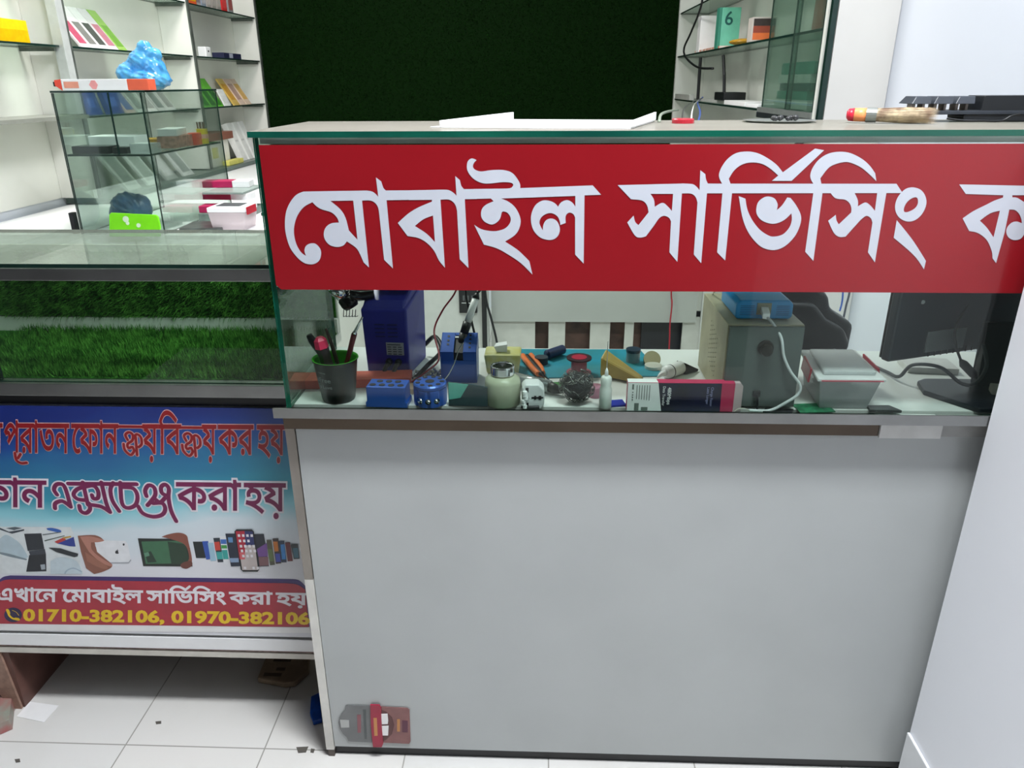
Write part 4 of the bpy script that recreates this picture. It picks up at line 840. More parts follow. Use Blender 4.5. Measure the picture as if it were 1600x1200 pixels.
# linear power supply
T = thing('bench_power_supply', 'beige and grey metal power supply box with a black knob on its front', 'power supply', (.366, 1.27, DZ))
BEI = mat('dirty_beige_metal', 'b3ad92', .45, var=.12, scale=22)
MB().box(.305, .428, 1.178, 1.372, DZ+.004, .925).build('housing', BEI, T, world=True, bevel=.0012)
MB().box(.307, .4265, 1.171, 1.1775, DZ+.005, .9225).build('front_plate', mat('grey_green_plate', '59625f', .5, var=.1, scale=12), T, world=True, bevel=.0008)
for fx in (.315, .418):
    for fy in (1.19, 1.36): MB().lathe([(0, 0), (.006, 0), (.006, .0038), (0, .0038)], (fx, fy, DZ), 12).build('foot', BLACK, T, world=True)
RX90 = Matrix.Rotation(math.pi/2, 3, 'X')
MB().lathe([(.013, 0), (.013, .003), (0, .003)], (.367, 1.1708, .888), 24, rot=RX90).lathe([(.0095, .003), (.0105, .005), (.009, .013), (0, .0135)], (.367, 1.1708, .886), 24, rot=RX90).build('knob', mat('bronze_black', '2c2822', .35, .3), T, world=True)
MB().lathe([(.004, 0), (.004, .004), (0, .004)], (.331, 1.1708, .806), 14, rot=RX90).build('socket', BLACK, T, world=True)
MB().box(.356, .367, 1.1655, 1.1705, .803, .812).tube(bez([(.362, 1.1675, .806), (.3635, 1.165, .795), (.364, 1.165, DZ+.002)]), .0022, 8).build('plug_lead', BLACK, T, world=True)
vh = MB()
for c_ in range(5):
    for r in range(9): vh.lathe([(.0011, 0), (.0011, .0003), (0, .0003)], (.3048, 1.24+c_*.013, .812+r*.0085+c_*.004), 6, rot=Matrix.Rotation(-math.pi/2, 3, 'Y'))
vh.build('vent_holes', BLACK, T, world=True)
tag(MB().prism([(-.028, -.006), (.02, -.008), (.026, .004), (-.02, .008)], .003, 'z', 0).build('black_scrap', BLACK, None, loc=(.40, 1.163, DZ), bevel=.0005), 'flat black scrap in front of the power supply', 'scrap')
# blue charger
T = thing('blue_adapter', 'sky blue plastic adapter box on top of the power supply', 'charger', (.37, 1.25, .9255))
MB().prism([(.322, .929), (.326, .926), (.411, .926), (.415, .930), (.415, .951), (.409, .958), (.329, .958), (.322, .951)], .105, 'y', 1.205).build('adapter_body', SKY, T, world=True, bevel=.0025)
sl = MB()
for r in range(6):
    for x0, x1 in ((.329, .352), (.388, .409)): sl.box(x0, x1, 1.2045, 1.2052, .933+r*.003, .9338+r*.003)
sl.build('vent_slits', mat('deep_sky', '14588e', .4), T, world=True)
MB().box(.356, .379, 1.2035, 1.2049, .934, .9535).build('port_plate', mat('port_metal', '8c8c78', .35, .5), T, world=True)
ca = thing('white_usb_cable', 'thick white cable plugged into the blue adapter and hanging down to the desk', 'cable', (.37, 1.195, .94))
MB().hexa([(.361, 1.186, .932), (.373, 1.186, .930), (.374, 1.2034, .938), (.362, 1.2034, .938), (.361, 1.186, .941), (.373, 1.186, .941), (.374, 1.2034, .948), (.362, 1.2034, .948)]).build('plug', WHITE_PVC, ca, world=True, bevel=.001)
MB().tube(bez([(.367, 1.190, .936), (.377, 1.180, .926), (.390, 1.170, .905), (.397, 1.166, .875), (.410, 1.163, .850), (.427, 1.160, .828), (.4265, 1.160, .811), (.408, 1.160, .795), (.383, 1.160, DZ+.003), (.35, 1.1605, DZ+.0028)]), .0025, 10).build('cord', mat('white_cord', 'd4d8da', .4), ca, smooth=True, world=True)
lead('coiled_grey_wire', 'thin pale wire loop at the foot of the cable box', [(.325, 1.158, DZ+.001), (.331, 1.158, DZ+.006), (.340, 1.158, DZ+.0072), (.348, 1.158, DZ+.0045), (.350, 1.158, DZ+.001)], .0008, mat('pale_wire', 'c8c4b8', .4))
lead('cream_wire', 'cream wire behind the blue adapter', [(.318, 1.36, .9265), (.316, 1.33, .945), (.325, 1.33, .97), (.335, 1.33, 1.0)], .0018, mat('cream_wire', 'd8d6cc', .4))
# clip lid container
T = thing('clip_lid_container', 'translucent food container with red clips, filled with small parts', 'container', (.51, 1.235, DZ))
frost = glass('frosted_plastic', 'eef0f0', .5, dust=.42, dustcol='f4f6f8', rough=.25)
bd = MB(); b0 = [(.472, 1.178), (.550, 1.178), (.554, 1.285), (.480, 1.285)]; b1_ = [(.462, 1.168), (.561, 1.168), (.566, 1.300), (.476, 1.300)]
bd.hexa([(x, y, DZ+.001) for x, y in b0]+[(x, y, .831) for x, y in b1_]); del bd.f[1]; del bd.m[1]; bd.build('tub', frost, T, world=True)
bd = MB(); b2_ = [(.456, 1.162), (.567, 1.162), (.572, 1.308), (.472, 1.308)]; bd.hexa([(x, y, .832) for x, y in b2_]+[(x, y, .838) for x, y in b2_]); bd.build('lid_rim', glass('frosted_rim', 'f4f4f4', .5, dust=.7, dustcol='f0f0f2', rough=.25), T, world=True, bevel=.002)
bd = MB(); b3_ = [(.470, 1.178), (.556, 1.178), (.560, 1.292), (.484, 1.292)]; bd.hexa([(x, y, .8385) for x, y in b3_]+[(x, y, .845) for x, y in b3_]); bd.build('lid_top', frost, T, world=True, bevel=.002)
MB().box(.462, .562, 1.1600, 1.1615, .8335, .8355).build('red_seal', mat('red_seal', 'c85060', .4), T, world=True)
MB().hexa([(.452, 1.195, .818), (.4555, 1.195, .818), (.4655, 1.262, .818), (.462, 1.262, .818), (.454, 1.195, .8425), (.4575, 1.195, .8425), (.4675, 1.262, .8425), (.464, 1.262, .8425)]).build('red_clip', mat('red_clip', 'c01e34', .35), T, world=True, bevel=.001)
MB().hexa([(.5695, 1.20, .826), (.573, 1.20, .826), (.577, 1.275, .826), (.5735, 1.275, .826), (.567, 1.20, .8425), (.5705, 1.20, .8425), (.5745, 1.275, .8425), (.571, 1.275, .8425)]).build('red_clip', _mats['red_clip'], T, world=True, bevel=.001)
pm = [mat('part_grey', '8f9694', .4, .3), mat('part_dark', '4a5250', .4), mat('part_white', 'd8dada', .4), mat('part_green', '6f8a78', .5)]
jb = MB()
for k in range(70):
    x, y, z = random.uniform(.486, .538), random.uniform(1.19, 1.265), random.uniform(DZ+.010, .813); a = random.random()*3; sz = random.uniform(.003, .009)
    q = Matrix.Rotation(a, 3, 'Z') @ Matrix.Rotation(random.random()*2, 3, 'X'); vs = [Vector((x, y, z))+q @ Vector((sx*sz, sy*sz*.7, sz_*sz*.45)) for sx, sy, sz_ in ((-1, -1, -1), (1, -1, -1), (1, 1, -1), (-1, 1, -1), (-1, -1, 1), (1, -1, 1), (1, 1, 1), (-1, 1, 1))]
    jb.hexa(vs, random.randrange(4))
o = tag(jb.build('small_phone_parts', pm, None, loc=(.51, 1.235, DZ+.01), world=True), 'mixed small grey phone parts heaped inside the clip lid container', 'phone parts', None, 'stuff')
T = tag(MB().box(-.03, .03, -.018, .018, 0, .0016).build('green_circuit_board', mat('pcb_green', '2f8a60', .35, var=.2, scale=90, col2='1f5a40'), None, loc=(.462, 1.1775, DZ-.0001+.0001), rot=(0, 0, .1)), 'green circuit board lying by the foot of the clip lid container', 'circuit board')
tag(MB().prism([(-.028, -.008), (.024, -.010), (.012, .012), (-.026, .010)], .005, 'z', 0).build('dark_plastic_piece', mat('dark_scrap', '4a4d4e', .45, var=.2, scale=80), None, loc=(.578, 1.172, DZ), bevel=.001), 'dark plastic piece right of the clip lid container', 'piece')

# monitor
T = thing('computer_monitor', 'dark grey computer monitor seen from behind, standing on a black base', 'monitor', (.74, 1.27, DZ))
u = Vector((.846-.592, 1.318-1.222, 0)).normalized(); nn = Vector((u.y, -u.x, 0)); A0 = Vector((.592, 1.222, .845)); Lm = .288
def mb8(o0, l, t, z0, z1, tl=0.0): # panel slab starting at o0 along u
    a = o0.copy(); a.z = 0; b = a+u*l; c = b-nn*t; d = a-nn*t; s_ = [a, b, c, d]; return [Vector((p.x, p.y, z0)) for p in s_]+[Vector((p.x, p.y, z1))-u*tl for p in s_]
MB().hexa(mb8(A0, Lm-.006, .018, .845, 1.16)).build('back_shell', mat('monitor_grey', '2e343e', .42, var=.04), T, world=True, bevel=.004)
MB().hexa(mb8(A0-nn*.0185+u*.002, Lm-.012, .004, .848, 1.157)).build('screen_bezel', BLACKG, T, world=True)
MB().hexa(mb8(A0+nn*.0025+u*.075, .085, .002, .855, .892)).build('rating_sticker', mat('sticker_grey', '8a8c90', .4), T, world=True)
MB().lathe([(.0035, 0), (.0035, .0006), (0, .0006)], tuple(A0+u*.05+nn*.0004+Vector((0, 0, .102))), 14, rot=Matrix.Rotation(math.pi/2, 3, 'X')).build('button', mat('button_grey', 'a9acb0', .4), T, world=True)
vt = MB()
for k in range(11): vt.hexa(mb8(A0+nn*.0008+u*(.085+k*.014), .003, .0005, .846, .856))
vt.build('vent_ribs', BLACKG, T, world=True)
MB().prism([(.673, 1.242), (.678, 1.234), (.728, 1.164), (.86, 1.166), (.875, 1.178), (.872, 1.30), (.700, 1.300), (.683, 1.288)], .009, 'z', DZ).build('stand_base', mat('base_dark', '20242b', .35), T, world=True, bevel=.002)
MB().hexa([(.775, 1.262, DZ+.0095), (.825, 1.262, DZ+.0095), (.825, 1.285, DZ+.0095), (.775, 1.285, DZ+.0095), (.775, 1.275, .90), (.825, 1.285, .90), (.82, 1.292, .90), (.77, 1.282, .90)]).build('stand_neck', _mats['base_dark'], T, world=True)
lead('monitor_power_cable', 'dark grey power cable running from behind the container to the monitor', [(.60, 1.47, .7815), (.605, 1.44, .7825), (.63, 1.40, .783), (.65, 1.34, .784), (.655, 1.30, .79), (.665, 1.28, .82), (.70, 1.255, .825), (.735, 1.245, .800), (.76, 1.245, .80), (.775, 1.25, .83), (.76, 1.25, .87)], .0032, mat('cable_grey', '4a4e54', .5))
T = thing('cable_plug', 'dark grey plug hanging below the monitor vents', 'plug', (.735, 1.235, .83)); MB().tube([Vector((.722, 1.238, .845)), Vector((.728, 1.237, .838)), Vector((.748, 1.238, .820)), Vector((.756, 1.24, .812))], [.003, .0075, .0075, .003], 10).build('plug_body', mat('plug_dark', '2b2e33', .5), T, smooth=True, world=True); MB().tube(bez([(.722, 1.238, .845), (.712, 1.245, .87), (.708, 1.25, .90), (.72, 1.25, .94)]), .0022, 8).build('cord', BLACK, T, smooth=True, world=True)
tag(MB().box(-.045, .045, -.03, .03, 0, .012).build('white_paper_box', mat('grey_white_paper', 'd4d4d2', .5), None, loc=(.742, 1.375, DZ), rot=(0, 0, -.1), bevel=.001), 'white paper box on the desk under the monitor', 'box')
tag(MB().hexa([(-.03, -.012, 0), (.03, -.012, 0), (.03, .012, 0), (-.03, .012, 0), (-.03, -.012, .014), (.03, -.012, .014), (.03, .012, .014), (-.03, .012, .014)]).build('white_power_plug', mat('ivory', 'cfccc0', .4), None, loc=(.81, 1.225, DZ+.0095), rot=(0, 0, -.3), bevel=.002), 'ivory power plug block lying on the monitor base', 'plug')

# black chair behind the desk
T = thing('office_chair', 'black leather chair with lumpy backrest behind the repair desk', 'chair', (.56, 1.66, FZ))
LEA = mat('black_leather', '191a1d', .33, var=.1, scale=12, bump=.4, bscale=25)
cb = MB(); cb.prism([(.47, .60), (.665, .60), (.700, .735), (.702, .785), (.668, .805), (.642, .822), (.640, .846), (.612, .872), (.585, .880), (.48, .885), (.46, .74)], .07, 'y', 1.63); cb.build('backrest', LEA, T, world=True, bevel=.022, smooth=True)
cb = MB(); cb.prism([(.50, .66), (.655, .67), (.690, .745), (.672, .782), (.628, .806), (.60, .84), (.50, .845)], .028, 'y', 1.602); cb.build('back_cushion', LEA, T, world=True, bevel=.012, smooth=True)
MB().box(.42, .72, 1.63, 1.95, .44, .52).build('seat', LEA, T, world=True, bevel=.025, smooth=True)
MB().tube([Vector((.57, 1.79, .05)), Vector((.57, 1.79, .44))], .025, 14).build('column', CHROME, T, world=True)
for k in range(5):
    a = k*math.tau/5; d = Vector((math.cos(a), math.sin(a), 0)); o = Vector((.57, 1.79, .06)); MB().tube([o, o+d*.14+Vector((0, 0, -.025))], [.018, .012], 8).build('leg', BLACK, T, world=True)
    MB().lathe([(0, -.010), (.024, -.010), (.024, .010), (0, .010)], tuple(o+d*.14+Vector((0, 0, -.051))), 14, rot=Matrix.Rotation(math.pi/2, 3, 'Y')).build('caster', BLACK, T, world=True)
lead('blue_hanging_wire', 'thin blue wire hanging in front of the wall right of the chair', [at_y(1312, 486, 1.75), at_y(1316, 470, 1.75), at_y(1318, 440, 1.75), at_y(1322, 380, 1.75), at_y(1325, 330, 1.75)], .0022, mat('blue_wire', '3a5fae', .4))
lead('dark_hanging_wire', 'thin dark wire hanging beside the blue wire right of the chair', [at_y(1318, 497, 1.76), at_y(1322, 478, 1.76), at_y(1328, 452, 1.76), at_y(1332, 400, 1.76), at_y(1334, 330, 1.76)], .0026, mat('slate_wire', '4a4e58', .4))

# ------------------------------------------------------------------ things on the counter top
TZ = 1.2257
T = thing('white_plastic_tray', 'shallow white plastic tray lying on the dusty counter top', 'tray', (.01, 1.32, TZ))
tb = [(-.158, 1.235), (.132, 1.185), (.197, 1.405), (-.052, 1.452)]
MB().prism(tb, .003, 'z', TZ).build('tray_base', WHITE_PVC, T, world=True)
def wallq(a, b, h0, h1, t=.003, z=TZ+.0031):
    a, b = Vector(a), Vector(b); d = (b-a).normalized(); n = Vector((-d.y, d.x))*t
    return MB().hexa([(*a, z), (*b, z), (*(b+n), z), (*(a+n), z), (*a, z+h0), (*b, z+h1), (*(b+n), z+h1), (*(a+n), z+h0)])
wallq(tb[0], tb[3], .0075, .012).build('side_wall', WHITE_PVC, T, world=True)
wallq(tb[2], tb[1], .013, .0085).build('side_wall', WHITE_PVC, T, world=True)
MB().prism([(-.176, 1.243), (-.159, 1.236), (-.152, 1.25), (-.165, 1.255)], .0015, 'z', TZ).build('corner_tab', WHITE_PVC, T, world=True)
T = thing('red_round_cap', 'flat red round cap on the counter top beside the white tray', 'cap', (.238, 1.352, TZ)); MB().lathe([(0, 0), (.0185, 0), (.0185, .006), (.017, .0075), (.0, .0075)], seg=28).build('cap_body', mat('cap_red', 'b02030', .3), T, smooth=False)
T = thing('silver_plate', 'round silver plate lying on the counter top', 'plate', (.408, 1.385, TZ)); MB().lathe([(0, 0), (.050, 0), (.060, .0025), (.061, .0035), (.050, .0018), (0, .0014)], seg=40).build('plate_body', mat('plate_silver', 'b4b6b4', .3, .7), T, smooth=True)
T = thing('black_putty_lumps', 'heap of small black lumps on the silver plate', 'lumps', (.412, 1.38, TZ+.002)); pm_ = MB()
for k in range(11):
    x, y, r = random.uniform(-.020, .024), random.uniform(-.012, .012), random.uniform(.004, .0065); pm_.lathe([(0, -r*.8), (r*.8, -r*.4), (r, 0), (r*.7, r*.6), (0, r*.9)], (x, y, r*.8), 9)
pm_.build('lump_heap', mat('putty_black', '26282a', .45, var=.2, scale=90), T, smooth=True); T['kind'] = 'stuff'
T = thing('paint_brush', 'round bristle brush with orange and red handle lying on the counter top', 'brush', (.56, 1.33, TZ)); bx0 = Vector((.508, 1.350, TZ+.0128)); bd_ = Vector((.115, -.050, 0)).normalized()
def bp(a): return bx0+bd_*a
MB().tube([bp(0), bp(.003), bp(.0115)], [.005, .0095, .0105], 16).build('red_tip', mat('tip_red', 'c41f38', .35), T, smooth=True, world=True)
MB().tube([bp(.0117), bp(.030)], [.0105, .0108], 16).build('orange_handle', mat('handle_orange', 'f0955c', .4), T, smooth=True, world=True)
MB().tube([bp(.0302), bp(.046)], [.0118, .0118], 18).build('ferrule', mat('ferrule_grey', '8f938f', .35, .6), T, world=True)
br_ = MB()
for k in range(1500):
    a = random.random()*math.tau; r0 = .0105*math.sqrt(random.random()); L0 = random.uniform(.055, .092); r1 = min(.0122, r0*(1.25+random.random()*.25)); e = Vector((0, 0, 1)); sd_ = bd_.cross(e)
    p0 = bp(.044)+sd_*r0*math.cos(a)+e*r0*math.sin(a); p1 = bp(.046+L0)+sd_*(r1*math.cos(a)+random.uniform(-.002, .002))+e*(r1*math.sin(a)+random.uniform(-.001, .001)); pm2 = (p0+p1)/2+e*random.uniform(-.001, .001)
    w0 = (sd_*math.sin(a)-e*math.cos(a))*.00035; b = len(br_.v); br_.v += [tuple(v) for v in (p0-w0, p0+w0, pm2+w0, p1, pm2-w0)]; br_.f.append((b, b+1, b+2, b+3, b+4)); br_.m.append(0)
plab(br_.build('bristles', mat('bristle', '8f7560', .8, var=.2, scale=60, col2='d8c6a4'), T, world=True), 'cream and brown bristles')
T = thing('dark_keyboard', 'dark grey keyboard with raised angled key blocks on the counter top by the wall', 'keyboard', (.72, 1.39, TZ))
KG = mat('key_slate', '353a42', .4)
MB().box(.605, .868, 1.36, 1.43, 1.2375, 1.2435).build('base_plate', KG, T, world=True, bevel=.0008)
for i, x in enumerate((.628, .664, .70)):
    MB().hexa([(x-.008, 1.368, 1.254), (x+.024, 1.368, 1.254), (x+.024, 1.42, 1.254), (x-.008, 1.42, 1.254), (x, 1.374, 1.266), (x+.026, 1.374, 1.266), (x+.026, 1.414, 1.266), (x, 1.414, 1.266)]).build('key_block', KG, T, world=True, bevel=.001)
    MB().box(x+.001, x+.006, 1.385, 1.405, 1.2436, 1.2538).box(x+.018, x+.022, 1.385, 1.405, 1.2436, 1.2538).build('key_stem', mat('stem_beige', 'c8bdb4', .5), T, world=True)
MB().prism([(.706, TZ+.006), (.712, TZ+.0005), (.875, TZ+.0005), (.875, 1.267), (.735, 1.267), (.733, 1.2437), (.706, 1.2365)], .055, 'y', 1.362).build('rear_housing', mat('housing_dark', '1f2226', .4), T, world=True, bevel=.0015)
lead('keyboard_cable', 'thin black cable lying on the counter top in front of the keyboard', [(.676, 1.355, TZ+.006), (.70, 1.35, TZ+.003), (.73, 1.345, TZ+.0025), (.76, 1.345, TZ+.0025), (.775, 1.345, TZ+.010), (.79, 1.35, TZ+.013)], .0018, BLACK)

# ------------------------------------------------------------------ back of the shop, low white partition
PY = 3.40
def pv(px, py, Y=PY): return at_y(px, py, Y)
T = thing('low_white_partition', 'low white board partition with open slots at its foot, behind the desk', 'partition', (0, PY, FZ))
zt_, zs_ = .62, pv(930, 503).z
MB().box(pv(640, 500).x, pv(764, 500).x, PY, PY+.018, FZ, zt_).build('side_board', mat('side_board_grey', 'bcbeba', .45, var=.04), T, world=True)
MB().box(pv(768, 500).x, pv(1087, 500).x, PY-.002, PY+.016, zs_, zt_).build('apron_board', mat('grey_board', 'a2a5a1', .45, var=.04, scale=4), T, world=True)
for a, b in ((768, 836), (857, 883), (922, 953), (976, 990), (1066, 1092)):
    MB().box(pv(a, 530).x, pv(b, 530).x, PY+.0165, PY+.03, FZ, zs_+.02).build('slat', mat('slat_white', 'babbb5', .5, var=.04), T, world=True)
MB().box(pv(768, 530).x, pv(1030, 530).x, PY+.10, PY+.115, FZ, zs_+.03).build('brown_backing', mat('brown_backing', '5c4238', .5, var=.3, scale=12), T, world=True)
MB().box(pv(1005, 530).x, pv(1100, 530).x, PY+.08, PY+.095, FZ, zs_+.03).build('dark_backing', mat('dark_backing', '22242a', .4), T, world=True)
MB().box(pv(1092, 530).x, pv(1108, 530).x, PY-.001, PY+.018, FZ, zt_).build('side_board', mat('side_board_grey', 'bcbeba', .45, var=.04), T, world=True)
T = thing('black_pole', 'slim black pole standing in front of the partition behind the soldering iron', 'pole', (pv(757, 500, 3.36).x, 3.36, FZ)); MB().box(-.011, .011, -.008, .008, 0, .86).build('pole_shaft', BLACK, T, bevel=.001); MB().box(-.03, .03, -.03, .025, 0, .004).build('pole_foot', BLACK, T) if False else None
T = thing('black_socket_box', 'black electric socket box with a white line, fixed on the partition', 'socket', (pv(732, 470).x, PY-.012, pv(732, 487).z))
MB().box(-.042, .042, -.012, .0115, 0, .12).build('socket_case', BLACK, T, bevel=.002); MB().box(-.030, .030, -.0126, -.0121, .048, .050).build('white_line', WHITE_PVC, T)
hk = MB()
for x in (-.02, 0, .02): hk.box(x-.004, x+.004, -.0126, -.0121, .060, .085)
hk.build('switches', mat('switch_grey', '5a5d60', .4), T)
lead('red_hanging_wire', 'thin red wire hanging in front of the partition right of the mat', [(pv(1048, 430, 3.385).x, 3.392, .62), pv(1049, 455, 3.385), pv(1050, 475, 3.38), pv(1047, 505, 3.38), pv(1046, 535, 3.36), (pv(1046, 535, 3.36).x, 3.35, FZ+.004)], .0035, REDC)
lead('black_hanging_cable', 'black cable hanging from the pole towards the yellow tub', [pv(757, 440, 3.345), pv(760, 470, 3.34), pv(768, 500, 3.33), pv(777, 540, 3.31), (pv(779, 545, 3.3).x, 3.30, FZ+.006)], .0055, BLKC)

# ------------------------------------------------------------------ left wall shelving
XL = -1.566
EDGE = mat('shelf_trim', '6a706a', .35, .3, var=.2, scale=20); GSH = glass('shelf_glass', 'eaf4ee', .9, dust=.18, dustcol='9fb0a4')
U = thing('wall_shelving', 'tall white wall shelving with glass shelves along the left wall', 'shelving', (XL, 2.6, FZ))
MB().box(LX+.001, LX+.006, 1.5, YB-.01, .92, 2.6).build('back_board', mat('shelf_back', 'eeede4', .5, var=.03, scale=4), U, world=True)
for y, nm in ((2.650, 'divider'), (3.615, 'divider'), (4.475, 'divider')):
    MB().box(LX+.007, XL, y, y+.018, .92, 2.6).build(nm, WHITE_WARM, U, world=True); MB().box(XL+.0002, XL+.006, y-.002, y+.020, .92, 2.6).build('edge_trim', EDGE, U, world=True)
MB().box(XL-.02, XL+.012, 2.61, 2.648, 1.20, 2.6).build('aluminium_post', mat('post_white_alu', 'd4d8d6', .3, .3), U, world=True)
for z in (1.190, 1.411, 1.627):
    for y0, y1 in ((1.5, 2.608), (2.67, 3.61), (3.635, 4.47)):
        if z == 1.190 and y0 == 1.5: MB().box(LX+.007, XL+.03, 1.5, 2.645, 1.186, 1.198).build('bottom_board', mat('grey_bottom_board', '8f9088', .4), U, world=True); continue
        pane('glass_shelf', LX+.007, XL-.001, y0, y1, z-.006, z, U, GSH, GED); 
        MB().box(LX+.01, XL-.012, y1-.014, y1-.001, z-.018, z-.0065).build('shelf_bracket', EDGE, U, world=True)
MB().box(LX+.007, XL+.035, 2.67, 4.47, .898, .915).build('thick_board', mat('green_grey_board', '5d6d66', .3), U, world=True)
# staff side counter
V = thing('staff_counter', 'white staff side counter below the wall shelving', 'counter', (-1.2, 3.0, FZ))
MB().box(LX+.02, -.80, 2.09, 4.3, .86, .895).build('counter_top', WHITE_PVC, V, world=True, bevel=.002); MB().box(LX+.02, -.83, 2.12, 4.28, FZ, .859).build('counter_body', WHITE_WARM, V, world=True)
CZ = .8955
def pack(label, kind, X, Y, z, w_, h_, t_, c1, c2, lean, grp=None, patch=(.1, .9, .15, .6), name=None, yaw=0):
    o = thing(name or kind.replace(' ', '_'), label, kind, (X, Y, z), 0, grp, rot=(0, -lean, yaw))
    MB().box(-t_, 0, -w_/2, w_/2, 0, h_).build('card', mat('card_'+c1, c1, .3, var=.04, scale=50), o, bevel=.0008)
    a, b, c, d = patch; MB().box(.0002, .0008, -w_/2+w_*a, -w_/2+w_*b, h_*c, h_*d).build('print', mat('card_'+c2, c2, .3, var=.08, scale=60), o)
    return o
g = 'screen protector packs on the first bay shelf'
for i, (c1, c2, d) in enumerate((('e8e0e0', 'b8506a', 'white pack with a crimson lower edge, leftmost on the upper shelf'), ('eeeaea', '7c7c78', 'white pack with a grey window, second on the upper shelf'), ('e6e4e4', '4c504c', 'white pack with a dark window, third on the upper shelf'), ('d8d4d6', 'b87886', 'pale pack with a rose print beside the green pack'), ('98c060', '6fa040', 'light green pack leaning at the right of the white packs'))):
    pack(d, 'pack', -1.585, 2.80+i*.062, 1.4115, .058, .17, .008, c1, c2, .62, g, (.12, .88, .1, .62), 'leaning_pack')
for i, (c1, c2, d) in enumerate((('c0a8a4', '5a6aa0', 'pinkish grey pack with blue corner, leftmost on the second shelf'), ('c8ccc8', '8c908e', 'grey pack, second from left on the second shelf'), ('e8e8e4', 'a8a8a4', 'white pack, third from left on the second shelf'), ('d0d2ce', '7c8480', 'silver grey pack, fourth from left on the second shelf'), ('e2e4e0', '9c9c98', 'pale pack at the right end of the second shelf'))):
    pack(d, 'pack', -1.585, 3.03+i*.085, 1.1905, .07, .135, .008, c1, c2, .6, 'silver packs on the second shelf', (.12, .88, .1, .8), 'leaning_pack')
for i, d in enumerate(('silver cable pack leaning on the lowest board, nearest the front', 'silver cable pack on the lowest board, second from the front', 'silver cable pack on the lowest board, third from the front', 'silver cable pack on the lowest board, fourth from the front')):
    pack(d, 'pack', -1.57, 2.92+i*.16, .9155, .10, .19, .01, ('b8bcb8', 'dcdedc', 'a8aeaa', 'e0e2e0')[i], ('8a908c', 'b0b4b0', 'd0d2d0', '9aa09c')[i], .62, 'silver packs on the lowest board', (.15, .85, .1, .85), 'leaning_pack')
for i, d in enumerate(('navy box standing left behind the blue bag', 'navy box half hidden behind the blue bag')):
    pack(d, 'box', -1.60, 2.80+i*.15, 1.1905, .10, .085, .02, '2c4490', '4a66b8', .25, 'navy boxes on the second shelf', (.3, .7, .3, .7), 'navy_box')
# third bay
for i, (y, w_, c1, c2, d) in enumerate(((3.73, .10, 'e86038', 'f0c020', 'orange and yellow box at the left end of the top shelf'), (3.80, .05, 'b0a8a8', '8a7c84', 'grey box right of the orange one on the top shelf'), (3.86, .05, '8c98a8', 'b4b4b8', 'blue grey box, third on the top shelf'), (3.92, .05, 'a8a09c', 'c4beb8', 'taupe grey box, fourth on the top shelf'), (3.98, .05, '9c948e', 'b8b0aa', 'warm grey box, fifth on the top shelf'), (4.04, .05, 'a49c96', 'c0b8b0', 'pale grey box left of the red one on the top shelf'), (4.11, .06, 'd82c30', 'e85050', 'bright red box on the top shelf'), (4.19, .06, '9a9a9c', 'b06460', 'grey box with reddish foot at the right end of the top shelf'))):
    pack(d, 'box', XL-.02, y, 1.6275, w_, .14, .05, c1, c2, 0, 'boxes on the top shelf', (.1, .9, .1, .5), 'retail_box')
T = thing('white_charger_cube', 'small white charger cube with a dark socket on the middle shelf', 'charger', (XL-.02, 3.835, 1.4115)); MB().box(-.04, 0, -.028, .028, 0, .045).build('cube_body', WHITE_PVC, T, bevel=.004); MB().box(.0002, .0008, -.006, .006, .022, .029).build('socket', BLACK, T)
T = thing('flat_navy_box', 'flat navy box with a pale label on the middle shelf', 'box', (XL-.015, 4.12, 1.4115)); MB().box(-.06, 0, -.115, .115, 0, .026).build('box_body', mat('dark_navy_card', '2a2c4c', .35), T, bevel=.001); MB().box(.0002, .0008, -.045, 0, .003, .024).build('pale_label', mat('pale_label', 'b4b8c8', .4), T)
for i, d in enumerate(('green striped pack nearest the divider post', 'green striped pack, second from the divider post', 'green striped pack, third from the divider post', 'green striped pack, fourth from the divider post')):
    pack(d, 'pack', -1.59, 3.68+i*.075, 1.1905, .068, .15, .008, '6cc040', '2e7a20', .55, 'green packs on the third bay shelf', (.15, .85, .05, .55), 'green_pack')
pack('plain white card leaning between the green and the cream packs', 'card', -1.60, 4.02, 1.1905, .08, .085, .006, 'f0f2ee', 'e6e8e4', .4, None, name='white_card')
for i, (c1, c2, d) in enumerate((('dcb860', 'd49a20', 'tan pack with amber edge left of the two cream ones'), ('e8ccb8', 'b89080', 'cream patterned pack in the middle of the tan packs'), ('e4c8b0', 'd8a428', 'cream pack with an amber corner, rightmost on its shelf'))):
    pack(d, 'pack', -1.59, 4.12+i*.085, 1.1905, .075, .15, .008, c1, c2, .55, 'tan packs on the third bay shelf', (.1, .9, .2, .8), 'tan_pack')
T = thing('brown_flat_box', 'reddish brown flat box on a white box on the lowest board', 'box', (XL-.04, 3.82, 1.0365)); MB().box(-.08, .03, -.15, .15, 0, .035).build('box_body', mat('red_brown_card', '8a5a4a', .5), T, bevel=.001)
T = thing('white_carton', 'white carton with yellow print under the brown flat box', 'box', (XL-.04, 3.80, .9155)); MB().box(-.07, .02, -.10, .12, 0, .1205).build('box_body', mat('ivory_card', 'e6e6dc', .5), T, bevel=.001); MB().box(.0202, .0208, -.09, -.02, .04, .09).build('yellow_print', mat('pale_yellow_print', 'd8d48a', .5), T)
T = thing('yellow_packet', 'pale yellow packet lying in front of the white carton', 'packet', (XL+.005, 3.90, .9155)); MB().box(-.02, .015, -.10, .09, 0, .022).build('packet_body', mat('lemon_card', 'dcd670', .5), T, bevel=.002)
